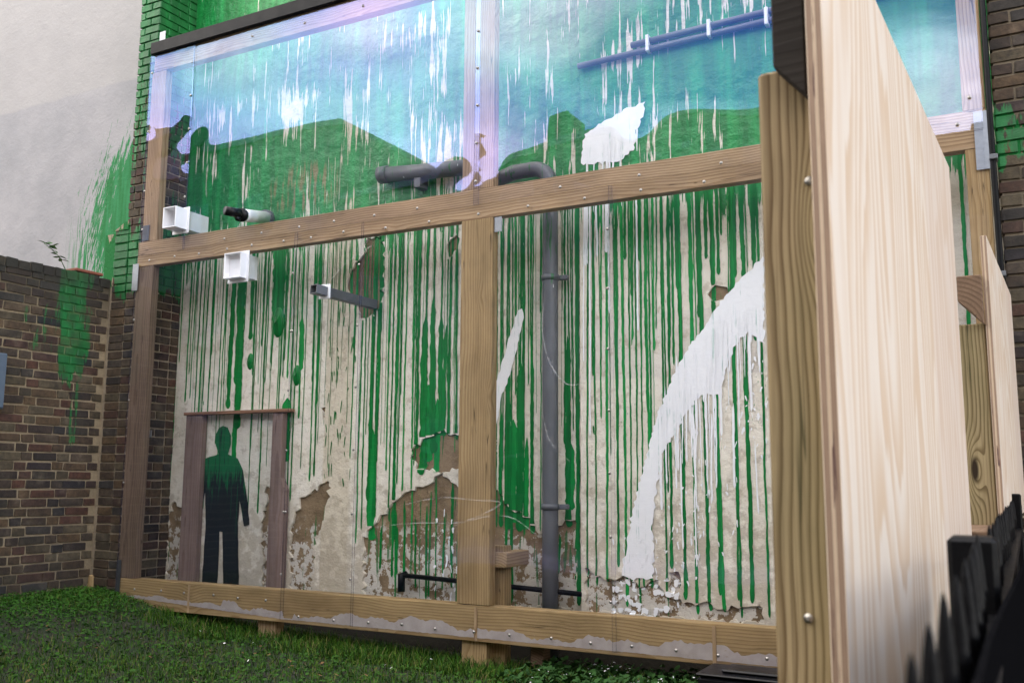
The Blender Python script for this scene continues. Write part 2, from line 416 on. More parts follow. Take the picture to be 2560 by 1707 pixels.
def mat_acrylic(r0=.052, name='clear_acrylic', gloss=.0):
    m = M(name); t = m.t; x, y, z = m.coord('World')
    g = t.nodes.new('ShaderNodeNewGeometry'); d = t.nodes.new('ShaderNodeVectorMath'); d.operation = 'DOT_PRODUCT'
    t.links.new(g.outputs['Normal'], d.inputs[0]); t.links.new(g.outputs['Incoming'], d.inputs[1])
    c = E(m, d.outputs['Value']).abs()
    fr = (1-c).clamp().pw(5)*(1-r0)+r0
    tr = t.nodes.new('ShaderNodeBsdfTransparent'); tr.inputs[0].default_value = (.992, .994, .996, 1)
    gl = t.nodes.new('ShaderNodeBsdfGlossy'); gl.inputs['Roughness'].default_value = gloss
    # film interference colours, with the sky's blue painted into the gloss tint
    n = m.noise(x*.55+z*.35, 0, z*.8, 1, 0, .4)+(x+3.4)*.03
    t.links.new(m.ramp(n, [(.25, (.62, .48, 1)), (.40, (.34, .46, 1)), (.50, (.31, .53, 1)), (.58, (.36, .66, 1)), (.75, (.58, .66, 1))]), gl.inputs[0])
    mxs = t.nodes.new('ShaderNodeMixShader'); t.links.new(fr.s, mxs.inputs[0]); t.links.new(tr.outputs[0], mxs.inputs[1]); t.links.new(gl.outputs[0], mxs.inputs[2])
    t.links.new(mxs.outputs[0], m.out.inputs[0]); return m.mat
def mat_edge():
    m = M('acrylic_edge'); t = m.t
    tr = t.nodes.new('ShaderNodeBsdfTransparent'); tr.inputs[0].default_value = (.35, .33, .5, 1)
    gl = t.nodes.new('ShaderNodeBsdfPrincipled'); gl.inputs[0].default_value = (.05, .05, .10, 1); gl.inputs['Roughness'].default_value = .5; gl.inputs['Specular IOR Level'].default_value = .1
    mxs = t.nodes.new('ShaderNodeMixShader'); mxs.inputs[0].default_value = .6
    t.links.new(tr.outputs[0], mxs.inputs[1]); t.links.new(gl.outputs[0], mxs.inputs[2]); t.links.new(mxs.outputs[0], m.out.inputs[0]); return m.mat

MT = {}
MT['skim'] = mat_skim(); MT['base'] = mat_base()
MT['drip'] = mat_paint('green_paint', GREEN_D, GREEN); MT['drip_light'] = mat_paint('green_paint_light', GREEN, (.008, .28, .052))
MT['white'] = mat_white(); MT['figure'] = mat_figure()
for ax in 'xyz':
    MT['timber_'+ax] = mat_wood('sawn_timber_'+ax, ax, (.13, .075, .035), (.24, .148, .074), (.42, .292, .168), 60, .8, weather=.4)
    MT['fresh_'+ax] = mat_wood('fresh_timber_'+ax, ax, (.14, .082, .033), (.245, .155, .066), (.365, .255, .128), 55, .8, weather=.5)
    MT['treated_'+ax] = mat_wood('treated_timber_'+ax, ax, (.055, .033, .015), (.090, .050, .020), (.31, .235, .13), 85, 1.2, green=.18, stretch=.8, wavy=.085)
MT['darkwood'] = mat_wood('dark_stained_wood', 'x', (.010, .008, .006), (.015, .011, .008), (.018, .014, .010), 60, .2)
MT['dark_brown_z'] = mat_wood('dark_brown_timber', 'z', (.07, .045, .03), (.12, .08, .055), (.19, .135, .095), 60, .5)  # darker brown timber for the lower left post
MT['brownwood'] = mat_wood('brown_stained_wood', 'y', (.05, .03, .02), (.10, .06, .035), (.17, .11, .07), 60, .2)
MT['pinkwood'] = mat_wood('pinkish_batten_wood', 'z', (.13, .085, .072), (.19, .13, .11), (.25, .18, .155), 50, .3)
MT['rustwood'] = mat_wood('rusty_batten_wood', 'x', (.07, .03, .018), (.17, .085, .05), (.28, .16, .10), 50, .3)
MT['ply'] = mat_ply()
MT['acrylic'] = mat_acrylic(.030); MT['acrylic_film'] = mat_acrylic(.060, 'filmed_acrylic'); MT['edge'] = mat_edge(); MT['acrylic_small'] = mat_acrylic(.03, 'clear_cover_sheet', .03)
MT['galv'] = plain('galvanised_steel', (.30, .315, .335), .45, .85, .25, 40); MT['screw'] = plain('screw_steel', (.30, .285, .26), .38, 1, .3, 200)
MT['dullmetal'] = plain('dull_grey_metal', (.10, .105, .11), .5, .6)
MT['grey_pvc'] = None
MT['white_pvc'] = plain('white_plastic', (.80, .80, .82), .35, 0, .05, 20, .05)
MT['black_pvc'] = plain('black_plastic', (.005, .005, .006), .35, 0, .3, 20, .1, .2)
MT['dark_grey_pvc'] = plain('dark_grey_plastic', (.10, .105, .112), .42, 0, .2, 20, .1)
MT['black_paint'] = plain('black_paint', (.003, .003, .0035), .45, 0, .3, 60, .3, .12)
MT['black_matte'] = plain('black_sheet', (.004, .004, .0045), .8, 0, .3, 60, .3, .0)
MT['black_strip'] = plain('black_trim', (.004, .004, .005), .5, 0, .2, 14, .15, .15)
MT['washer'] = plain('bright_washer', (.72, .72, .74), .3, 1, .1, 90)
def mat_pvc():
    m = M('grey_plastic'); x, y, z = m.coord('World')
    n = m.noise(x, y, z, 5, 4); st = m.noise(x*30, y*30, z*2.5, 1, 4, .62)
    cov = z.curve([(0, .25), (1.4, .25), (2.3, .30), (2.75, .42), (3.3, .50), (3.6, .40), (5, .5)])
    g = (cov-st).ss(0, .06)*.8
    sp = (m.noise(x*40, y*40, z*9, 1, 3)-.74).ss(0, .02)
    c = m.mix(g, m.val((.115, .12, .13), (n-.5)*.5+1), GREEN_D); c = m.mix(sp, c, (.7, .7, .72))
    return m.set(c, .45-g*.1, n, .1, .003)
MT['grey_pvc'] = mat_pvc()
def mat_glue():
    m = M('dried_adhesive'); x, y, z = m.coord('World'); n = m.noise(x, 0, z, 12, 5, .65); f = m.noise(x*20, 0, z*70, 1, 4, .6)
    c = m.mix(n.ss(.3, .7), (.44, .385, .36), (.36, .31, .285)); c = m.mix(f.ss(.6, .75)*.5, c, (.22, .14, .08))
    return m.set(c, .6, n, .2, .003)
MT['glue'] = mat_glue()

# ================================================================== SETTING
YW, YR, YB, YA = 6.13, 6.03, 5.66, 5.65      # wall face, proud right-hand face, timber front, sheet plane
def ground_z(x, y):
    x = max(-9, min(1, x)); y = max(-1, min(8, y))
    b = .24/(1+math.exp((x+6.25)/.28)) + .07/(1+math.exp((x+4.9)/.4))
    back = 1/(1+math.exp(-(y-3.2)/.5))
    return b*(.35+.65*back) - .012*math.sin(x*1.7+y*2.1)
def build_ground():
    xs = np.concatenate([[-300, -80, -30, -14], np.arange(-8.6, .01, .16), [2, 10, 40, 120, 300]])
    ys = np.concatenate([[-300, -80, -30, -9, -2], np.arange(0, 6.9, .16), [12, 40, 120, 300]])
    V = []; F = []
    for y in ys:
        for x in xs:
            fade = 1 if (-8.7 < x < .05 and -.1 < y < 7) else 0
            V.append((x, y, (ground_z(x, y)+random.uniform(-.008, .008))*fade))
    nx = len(xs)
    for j in range(len(ys)-1):
        for i in range(nx-1): F.append((j*nx+i, j*nx+i+1, (j+1)*nx+i+1, (j+1)*nx+i))
    m = M('soil_and_turf'); x, y, z = m.coord('World'); n = m.noise(x, y, 0, 6, 5, .65); f = m.noise(x, y, 0, 45, 4, .7)
    c = m.mix(n.ss(.38, .62), (.022, .017, .010), (.012, .028, .005)); c = m.val(c, (f-.5)*1.2+1)
    o = mesh('ground', V, F, m.set(c, .95, f+n, .8, .03), smooth=True, origin=(0, 0, 0)); tag(o, kind='structure')
build_ground()
m = M('asphalt'); x, y, z = m.coord('World'); n = m.noise(x, y, 0, 60, 4, .7)
o = box('road', -120, 120, -6.0, -1.9, -.2, .006, m.set(m.val((.055, .055, .057), (n-.5)*.8+1), .9, n, .5, .01), bev=0); tag(o, kind='structure')
m = M('paving'); x, y, z = m.coord('World'); n = m.noise(x, y, 0, 8, 4, .6)
pm = m.set(m.val((.22, .21, .20), (n-.5)*.6+1), .9, n, .4, .01)
o = box('pavement', -120, 120, -1.9, .35, -.2, .12, pm, bev=.01); tag(o, kind='structure')
o = box('side_pavement', .02, 2.6, .35, 60, -.2, .12, pm, bev=.01); tag(o, kind='structure')

# ---- houses across the street (the photo shows them mirrored in the sheets)
fac = plain('dark_stock_brick', (.065, .05, .042), .9, 0, .5, 5); slate = plain('roof_slate', (.045, .047, .055), .6, 0, .3, 6)
panes = plain('window_glass', (.02, .024, .03), .08, 0, .1); frames = plain('window_paint', (.12, .11, .10), .5)
def house(x0, x1, h, roof, label, nfl=3, chim=True):
    hs = empty('terrace_house', ((x0+x1)/2, -8, .0), label, 'house')
    box('wall', x0+.01, x1-.01, -16, -8, -.1, h, fac, hs, bev=0)
    if roof == 'parapet':
        box('parapet', x0-.03, x1+.03, -16.05, -7.93, h, h+.18, plain('parapet_stone', (.12, .11, .10), .8), hs, bev=.02)
    else:
        prism('roof', [(-16.2, h), (-7.8, h), (-12, h+roof)], 'x', x0-.02, x1+.02, slate, hs)
    if chim: box('chimney', x0+.2, x0+.9, -12.5, -11.2, h, h+2.2, fac, hs, bev=.02)
    n = max(1, int((x1-x0)/1.9))
    for fl in range(nfl):
        for k in range(n):
            cx = x0+(x1-x0)*(k+.5)/n; z0 = 1.0+fl*(h-.9)/nfl
            fr = box('window', cx-.5, cx+.5, -8.02, -7.97, z0, z0+1.6, frames, hs, bev=.01)
            for q in (0, 1): box('pane', cx-.44, cx+.44, -7.972, -7.962, z0+.07+q*.76, z0+.77+q*.76, panes, fr, bev=0)
house(-40, -28.2, 10.2, 1.4, 'brick house across the street, farthest left in the mirrored row')
house(-28.2, -15.6, 10.6, 'parapet', 'tall parapet house across the street, mirrored left of the lower roof')
house(-15.6, -11.2, 8.5, 'parapet', 'lower house across the street between two taller ones', 2, False)
house(-11.2, -3.6, 8.9, 'parapet', 'brick house across the street mirrored in the right hand sheet', 3)
house(-3.6, 6, 8.0, 1.2, 'slate roofed house across the street beside the side road', 2)
house(14, 26, 9.0, 1.5, 'brick house across the street beyond the side road', 3)

# ---- the gable wall
wall = empty('painted_gable_wall', (-3.4, YW, 0), 'tall cream rendered gable wall with green paint running down in drips', 'wall')
def jag(poly, step=.045, amp=.016, seed=0):
    r = random.Random(seed); out = []; n = len(poly)
    for i in range(n):
        a = Vector(poly[i]); b = Vector(poly[(i+1) % n]); d = b-a; k = max(1, int(d.length/step)); nn = Vector((-d.y, d.x)).normalized()
        for q in range(k):
            p = a+d*(q/k) + nn*r.uniform(-amp, amp) + d.normalized()*r.uniform(-amp, amp)*.4; out.append((p.x, p.y))
    return out
HOLES = [
 [(-4.647, 3.189), (-4.502, 3.183), (-4.479, 2.982), (-4.478, 2.66), (-4.551, 2.541), (-4.69, 2.541), (-4.761, 2.684), (-4.846, 2.818), (-4.785, 2.959), (-4.699, 3.041)],
 [(-4.186, 1.426), (-4.155, 1.492), (-4.017, 1.564), (-3.92, 1.611), (-3.784, 1.586), (-3.612, 1.567), (-3.419, 1.516), (-3.426, 1.437), (-3.469, 1.342), (-3.722, 1.326), (-3.953, 1.303), (-4.131, 1.326)],
 [(-4.62, 0.787), (-4.547, 0.856), (-4.426, 0.975), (-4.327, 1.083), (-4.147, 1.161), (-4.009, 1.205), (-3.952, 1.251), (-3.894, 1.294), (-3.815, 1.207), (-3.739, 1.175), (-3.533, 1.184), (-3.387, 1.16), (-3.314, 1.062), (-3.173, 0.978), (-3.068, 0.884), (-2.993, 0.856), (-2.898, 0.949), (-2.792, 0.967), (-2.781, 0.377), (-3.205, 0.346), (-3.932, 0.313), (-4.405, 0.295), (-4.591, 0.309)],
 [(-5.331, 0.92), (-5.255, 1.062), (-5.057, 1.176), (-4.957, 1.226), (-4.992, 1.014), (-5.088, 0.771), (-5.106, 0.582), (-5.104, 0.337), (-5.32, 0.331), (-5.356, 0.675)],
 [(-3.841, 3.106), (-3.782, 3.123), (-3.78, 2.995), (-3.858, 2.958), (-3.887, 3.0)],
 [(-6.772, 0.885), (-6.697, 1.039), (-6.596, 0.984), (-6.596, 0.702), (-6.6, 0.347), (-6.749, 0.339)],
 [(-5.626, 1.164), (-5.496, 1.219), (-5.443, 1.112), (-5.478, 0.881), (-5.517, 0.563), (-5.478, 0.349), (-5.618, 0.348), (-5.659, 0.734)],
 [(-5.072, 1.821), (-5.035, 1.82), (-5.027, 1.731), (-5.058, 1.714)],
]
HOLES_R = [
 [(-2.673, 0.664), (-2.594, 0.616), (-2.5, 0.587), (-2.407, 0.62), (-2.286, 0.557), (-2.165, 0.605), (-2.108, 0.499), (-1.964, 0.481), (-1.85, 0.48), (-1.739, 0.456), (-1.494, 0.495), (-1.484, 0.382), (-2.023, 0.374), (-2.675, 0.379)],
 [(-1.767, 2.503), (-1.737, 2.529), (-1.685, 2.51), (-1.652, 2.463), (-1.682, 2.42), (-1.731, 2.412), (-1.774, 2.451)],
 [(-2.076, 0.648), (-2.029, 0.667), (-2.019, 0.591), (-2.064, 0.529), (-2.101, 0.573)],
]
HJ = [jag(h, step=.028, amp=.03 if i in (3, 6) else .021, seed=i) for i, h in enumerate(HOLES)]; HRJ = [jag(h, step=.028, amp=.017, seed=50+i) for i, h in enumerate(HOLES_R)]
X_STEP = -2.704
def skim(name, x0, x1, z0, z1, Y, holes, depth):
    outer = [(x0, z0), (x1, z0), (x1, z1), (x0, z1)]
    vs = [Vector(p) for p in outer]; es = [(0, 1), (1, 2), (2, 3), (3, 0)]
    for h in holes:
        b = len(vs); n = len(h); vs += [Vector(p) for p in h]; es += [(b+i, b+(i+1) % n) for i in range(n)]
    V2, E2, F2, *_ = geometry.delaunay_2d_cdt(vs, es, [], 1, 1e-5)
    keep = []
    for f in F2:
        cx = sum(V2[i].x for i in f)/len(f); cz = sum(V2[i].y for i in f)/len(f)
        if not any(in_poly(cx, cz, h) for h in holes): keep.append(tuple(f))
    V = [(v.x, Y, v.y) for v in V2]
    F = list(keep)
    # broken lip of each hole, leaning back to the old coat
    for h in holes:
        b = len(V); n = len(h); cx = sum(p[0] for p in h)/n; cz = sum(p[1] for p in h)/n
        for p in h: V.append((p[0], Y, p[1]))
        for p in h: V.append((p[0]+(cx-p[0])*.012, Y+depth+.004, p[1]+(cz-p[1])*.012))
        for i in range(n): F.append((b+i, b+(i+1) % n, b+n+(i+1) % n, b+n+i))
    return mesh(name, V, F, MT['skim'], wall, origin=(0, Y, 0))
DEP = .016
skim('render_skim', -6.76, X_STEP+.02, .23, 8.2, YW, HJ, DEP)
skim('render_skim', X_STEP, .12, .23, 8.2, YR, HRJ, DEP)
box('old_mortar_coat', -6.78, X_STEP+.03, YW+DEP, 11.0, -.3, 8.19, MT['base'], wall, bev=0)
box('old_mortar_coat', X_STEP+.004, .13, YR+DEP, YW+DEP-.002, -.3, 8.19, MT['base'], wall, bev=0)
box('corner_return', X_STEP-.001, X_STEP+.003, YR+.0005, YW-.0005, .23, 8.18, MT['skim'], wall, bev=0)
box('house_side', .13, 9, 6.6, 11, -.3, 8.19, fac, wall, bev=0)
def surf(x, z):
    if x > X_STEP: return YR + (DEP if any(in_poly(x, z, h) for h in HRJ) else 0)
    return YW + (DEP if any(in_poly(x, z, h) for h in HJ) else 0)
class Paint:
    def __init__(s): s.V = []; s.F = []; s.k = 0
    def ribbon(s, x, z0, z1, wd, seed=None, taper=.25, thick=.0025):
        r = random.Random(seed if seed is not None else s.k*13+5); s.k += 1
        n = max(6, int((z0-z1)/.018)); off = thick + s.k*.000008; b = len(s.V); dx = 0; lean = r.uniform(-.012, .012)
        wl = wr = 1
        for i in range(n+1):
            t = i/n; z = z0+(z1-z0)*t
            dx += r.gauss(0, .0006); wl += r.gauss(0, .13); wr += r.gauss(0, .13); wl += (1-wl)*.25; wr += (1-wr)*.25
            ww = wd*(1-taper*t)
            ww *= min(1, .12+t*5+i*.06)
            if t > .94: ww *= 1.25
            if i == n: ww *= .35
            if i == n-1: ww *= .9
            cx = x+dx+lean*t
            a = cx-ww*.5*max(.35, wl); c = cx+ww*.5*max(.35, wr)
            y = surf(cx, z)-off
            s.V += [(a, y, z), (c, y, z)]
        for i in range(n): s.F.append((b+2*i, b+2*i+1, b+2*i+3, b+2*i+2))
    def poly(s, pts, thick=.003, step=.03, amp=.006, seed=1):
        s.k += 1; off = thick+s.k*.00001; h = jag(pts, step, amp, seed); vs = [Vector(p) for p in h]; n = len(vs)
        V2, E2, F2, *_ = geometry.delaunay_2d_cdt(vs, [(i, (i+1) % n) for i in range(n)], [], 1, 1e-5); b = len(s.V)
        cx = sum(p[0] for p in h)/n; cz = sum(p[1] for p in h)/n; y0 = surf(cx, cz)
        for v in V2: s.V.append((v.x, (YR if v.x > X_STEP else YW)-off, v.y))
        for f in F2: s.F.append(tuple(b+i for i in f))
    def build(s, name, mat): return tag(mesh(name, s.V, s.F, mat, wall, origin=(0, YW, 0)), kind='stuff')
D, DL, WH = Paint(), Paint(), Paint()
# drips by stretch of wall: (x from, x to, count, width lo, width hi, end z lo, end z hi)
ZL = 3.42
def zone(P, x0, x1, n, wlo, whi, elo, ehi, top=ZL, even=.3, topj=.25):
    for i in range(n):
        x = x0+(x1-x0)*((i+.5)/n + random.uniform(-.5, .5)*(1-even)/n*2)
        (DL if random.random() < .33 else P).ribbon(x, top-random.uniform(0, topj), random.uniform(elo, ehi), random.uniform(wlo, whi)*.88)
ZONES = [
 (-6.794, -6.171, 11, .012, .026, 1.45, 2.4),
 (-6.794, -6.171, 4, .012, .020, .6, 1.2),
 (-6.171, -5.965, 3, .05, .075, 1.8, 2.1),
 (-5.965, -5.069, 15, .012, .03, 1.7, 2.55),
 (-5.888, -5.069, 7, .014, .024, .62, 1.5),
 (-5.046, -4.767, 6, .008, .014, 2.2, 2.8),
 (-4.767, -4.137, 12, .012, .028, .7, 1.5),
 (-4.767, -4.137, 6, .010, .020, 1.5, 2.4),
 (-3.479, -3.053, 9, .010, .020, .85, 1.2),
 (-3.472, -3.053, 4, .010, .02, 1.4, 2.3),
 (-2.889, -2.759, 3, .012, .022, .8, 1.6),
 (-2.66, -1.986, 12, .013, .028, .42, .70),
 (-2.647, -1.986, 6, .012, .022, .9, 2.2),
 (-1.986, -1.371, 10, .020, .038, .40, .55),
 (-2.484, -1.412, 18, .010, .035, 1.9, 2.9),
 (-1.357, -.15, 14, .015, .04, .5, 2.4),
]
for zz in ZONES: zone(D, *zz)
for (u0, u1, n_) in ((-6.65, -5.3, 26), (-5.3, -4.75, 18), (-4.7, -3.5, 22), (-3.3, -2.75, 14), (-2.65, -.3, 34)):
    zone(D, u0, u1, n_, .004, .011, 1.3, 2.9, even=.1)
# broad runs beside the middle post
for x, z1, wd in [(-4.571, 1.073, 0.03), (-4.487, 0.941, 0.034), (-4.318, 0.78, 0.028), (-4.123, 1.475, 0.028), (-3.783, 1.537, 0.019), (-3.833, 1.57, 0.027), (-2.768, 0.396, 0.029), (-6.01, 1.662, 0.071), (-5.881, 2.432, 0.045), (-5.568, 2.581, 0.069)]:
    D.ribbon(x, ZL, z1, wd, taper=.1)
for x, z1, wd in [(-4.062, 1.277, 0.059), (-3.995, 1.441, 0.047), (-3.919, 1.572, 0.047), (-3.872, 1.571, 0.031), (-3.331, 0.891, 0.042), (-3.225, 0.879, 0.053), (-3.385, 0.905, 0.028), (-3.13, 0.867, 0.027), (-2.848, 0.92, 0.037)]:
    D.ribbon(x, z1+random.uniform(.7, 1.35), z1, wd, taper=-.1); D.ribbon(x+.006, ZL, z1+.4, wd*.4)
for x, z1, wd in [(-4.025, 1.376, 0.079), (-3.941, 1.294, 0.055), (-3.285, 0.939, 0.071), (-4.544, 0.773, 0.066), (-2.824, 1.04, 0.06), (-6.008, 1.234, 0.05), (-5.434, 1.38, 0.094), (-5.587, 2.564, 0.137), (-5.307, 2.138, 0.057), (-3.172, 0.896, 0.035)]:
    DL.ribbon(x, z1+random.uniform(.35, .9), z1, wd, taper=.0, thick=.0017)
for i in range(26):     # runs across the bare lower coat
    x = random.uniform(-4.606, -2.782); z0 = random.uniform(.85, 1.25)
    D.ribbon(x, z0, random.uniform(.30, .62), random.uniform(.012, .028))
for i in range(70):     # spatter on the rough band and short flecks
    x = random.uniform(-5.023, -4.734) if i < 45 else random.uniform(-6.6, -.5); z0 = random.uniform(1.2, 2.7); D.ribbon(x, z0, z0-random.uniform(.03, .12), random.uniform(.006, .012))
D.build('paint_drips', MT['drip']); DL.build('paint_washes', MT['drip_light'])
# white paint strokes
WH.poly([(-1.411, 2.67), (-1.57, 2.542), (-1.717, 2.382), (-1.838, 2.218), (-1.96, 2.066), (-2.069, 1.854), (-2.154, 1.654), (-2.212, 1.454), (-2.282, 1.225), (-2.341, 0.996), (-2.38, 0.796), (-2.413, 0.631), (-2.331, 0.602), (-2.195, 0.62), (-2.186, 0.79), (-2.196, 0.929), (-2.161, 1.197), (-2.122, 1.396), (-2.045, 1.537), (-1.938, 1.692), (-1.848, 1.802), (-1.732, 1.798), (-1.677, 1.951), (-1.61, 2.117), (-1.523, 2.196), (-1.426, 2.106)], amp=.011, step=.02, seed=3, thick=.006)
WH.poly([(-2.2, 3.857), (-2.337, 3.837), (-2.453, 3.794), (-2.554, 3.763), (-2.656, 3.7), (-2.684, 3.59), (-2.688, 3.484), (-2.407, 3.459), (-2.292, 3.526), (-2.264, 3.664), (-2.214, 3.776)], amp=.010, step=.02, seed=4, thick=.006)
WH.poly([(-3.215, 2.495), (-3.251, 2.485), (-3.305, 2.332), (-3.366, 2.141), (-3.431, 1.949), (-3.455, 1.789), (-3.457, 1.612), (-3.42, 1.644), (-3.393, 1.835), (-3.339, 1.945), (-3.285, 2.104), (-3.232, 2.295), (-3.204, 2.422)], amp=.006, seed=5, thick=.006)
for x, z1, wd in [(-2.651, 2.739, 0.03), (-2.619, 1.547, 0.013), (-2.578, 2.794, 0.017), (-2.495, 2.816, 0.026), (-2.483, 2.384, 0.013), (-2.665, 2.06, 0.01), (-2.128, 1.057, 0.021), (-2.089, 1.226, 0.012), (-2.005, 1.311, 0.017), (-1.945, 1.367, 0.012), (-1.883, 1.535, 0.018), (-1.81, 1.562, 0.018), (-1.778, 1.119, 0.014), (-1.711, 1.532, 0.017), (-1.636, 1.202, 0.017), (-1.597, 1.585, 0.011), (-1.525, 1.694, 0.019), (-1.503, 1.043, 0.011), (-1.991, 0.811, 0.011), (-1.902, 0.706, 0.011), (-1.748, 1.201, 0.011), (-2.277, 2.248, 0.013)]:
    tz = {True: 3.35}.get(x < -2.25, z1+random.uniform(.45, .8)); WH.ribbon(x, tz, z1, wd, taper=.2, thick=.008)
for i in range(60):
    x = random.uniform(-2.499, -2.017); z0 = random.uniform(.38, .62); WH.ribbon(x, z0, z0-random.uniform(.01, .05), random.uniform(.012, .05), thick=.007)
for i in range(26):
    x = random.uniform(-3.748, -3.938); z0 = random.uniform(.35, 1.05); WH.ribbon(x+random.gauss(0, .03), z0, z0-random.uniform(.02, .07), random.uniform(.006, .022), thick=.007)
for x0_, x1_, zt, n_ in ((-2.656, -2.242, 3.604, 12), (-2.124, -1.761, 1.75, 16), (-1.761, -1.442, 2.25, 14)):
    for i in range(n_):
        x = random.uniform(x0_, x1_); z0 = zt+random.uniform(-.05, .35)*(x-x0_)/(x1_-x0_); WH.ribbon(x, z0, z0-random.uniform(.12, .7), random.uniform(.006, .02), thick=.009, taper=.5)
for i in range(160):
    t = random.random(); x = -2.374+t*1.35+random.gauss(0, .06); z0 = .75+t*t*2.0+random.gauss(0, .16); WH.ribbon(x, z0, z0-random.uniform(.008, .05), random.uniform(.004, .016), thick=.0085)
WH.build('white_paint_strokes', MT['white'])
# plain stand-in for the painted figure: an upright dark shape with green shoulders
FG = Paint()
FG.poly([(-6.232, 1.609), (-6.195, 1.677), (-6.145, 1.695), (-6.092, 1.675), (-6.047, 1.606), (-6.042, 1.531), (-6.072, 1.449), (-5.954, 1.411), (-5.888, 1.308), (-5.823, 1.053), (-5.792, 0.855), (-5.85, 0.843), (-5.912, 1.052), (-5.92, 0.87), (-5.877, 0.326), (-6.053, 0.316), (-6.095, 0.792), (-6.125, 0.791), (-6.123, 0.312), (-6.305, 0.302), (-6.293, 0.86), (-6.322, 1.12), (-6.376, 0.858), (-6.434, 0.871), (-6.408, 1.157), (-6.384, 1.326), (-6.332, 1.413), (-6.185, 1.45), (-6.226, 1.533)], amp=.003, step=.05, seed=8, thick=.0075)
FG.build('painted_dark_shape', MT['figure'])
for i, (a, b, sz) in enumerate([(-5.567, 2.562, 0.09), (-5.87, 2.241, 0.05), (-5.343, 2.096, 0.06)]):   # blistered render
    V = []; F = []; n = 14; k = 7
    for q in range(k+1):
        for j in range(n):
            t = q/k*math.pi/2; V.append((a+sz*math.cos(t)*math.cos(6.2832*j/n)*.75, YW+.002-sz*.35*math.sin(t)*(1+.2*math.sin(j)), b+sz*math.cos(t)*math.sin(6.2832*j/n)*1.5))
    for q in range(k):
        for j in range(n): F.append((q*n+j, q*n+(j+1) % n, (q+1)*n+(j+1) % n, (q+1)*n+j))
    mesh('blister', V, F, MT['drip'], wall, smooth=True)

# ---- pipes on the wall
pipe = empty('soil_pipe', (-2.92, 6.03, 0), 'grey plastic soil pipe with a swept bend at its head, clipped to the wall', 'pipe')
PX = -2.938; px0 = PX
zb = 3.507
path = [Vector((px0, 6.03, -.05)), Vector((px0, 6.03, 1.0)), Vector((px0, 6.03, 2.4)), Vector((px0, 6.03, zb-.14))]
path += [Vector((px0-.14+.14*math.cos(a), 6.03, zb-.14+.14*math.sin(a))) for a in np.linspace(.15, math.pi/2, 9)]
path += [Vector((px0-.30, 6.03, zb+.0)), Vector((px0-.46, 6.03, zb-.04))]
tube('pipe', path, .056, MT['grey_pvc'], pipe, 24)
for zc in (2.678, 1.061):
    tube('clip', [(px0, 6.03, zc-.02), (px0, 6.03, zc+.02)], .064, MT['grey_pvc'], pipe, 24)
    box('clip_lug', px0+.055, px0+.125, 6.05, 6.085, zc-.018, zc+.018, MT['grey_pvc'], pipe, .006)
tube('socket', [(px0, 6.03, zb-.26), (px0, 6.03, zb-.14)], .063, MT['grey_pvc'], pipe, 24)
tube('branch_stub', [(px0-.40, 6.05, zb-.03), (px0-.47, 5.93, zb+.0)], .04, MT['grey_pvc'], pipe, 18)
hp = empty('horizontal_waste_pipe', (-4, 6.05, 3.5), 'fat grey waste pipe lying level behind the clear sheet left of middle post', 'pipe')
a, b = Vector((-4.451, 6.05, 3.676)), Vector((-3.612, 6.05, 3.609))
tube('pipe', [a, a.lerp(b, .5), b+Vector((.1, 0, 0))], .062, MT['grey_pvc'], hp, 24)
tube('collar', [a-Vector((.03, 0, 0)), a+Vector((.05, 0, 0))], .070, MT['grey_pvc'], hp, 24)
box('bracket', a.x+.32, a.x+.38, 6.02, 6.14, a.z-.16, a.z-.05, MT['dark_grey_pvc'], hp)
cd_ = empty('wall_conduits', (-1.8, 6.0, 4.3), 'pair of thin pipes clipped side by side high on the wall', 'pipe')
for k, (x0, y0, x1, y1) in enumerate(((1330, 153, 1790, 22), (1455, 108, 1790, 38))): pass
ca = [((-2.698, 6.0, 4.215), (-1.254, 6.0, 4.248)), ((-2.287, 6.0, 4.285), (-1.252, 6.0, 4.314))]
for i, (a, b) in enumerate(ca):
    a, b = Vector(a), Vector(b); d = (b-a); b2 = a + d*3.2
    tube('conduit', [a, a+d, b2], .022, MT['dark_grey_pvc'], cd_, 14)
for (qx, qz) in [(-2.159, 4.264), (-1.721, 4.276), (-1.334, 4.27)]: box('clip', qx-.012, qx+.012, 5.965, 6.03, qz-.06, qz+.06, MT['white_pvc'], cd_)
lp = empty('low_iron_pipe', (-3.5, 6.08, .5), 'thin black iron pipe running low along the wall behind middle post', 'pipe')
a, b = Vector((-4.196, 6.08, 0.53)), Vector((-2.701, 6.04, 0.484))
tube('pipe', [a, a.lerp(b, .5), b], .018, MT['black_paint'], lp, 12)
tube('elbow', [a+Vector((0, .04, .0)), a+Vector((-.01, 0, 0)), a+Vector((-.01, 0, -.12))], .028, MT['black_paint'], lp, 12)

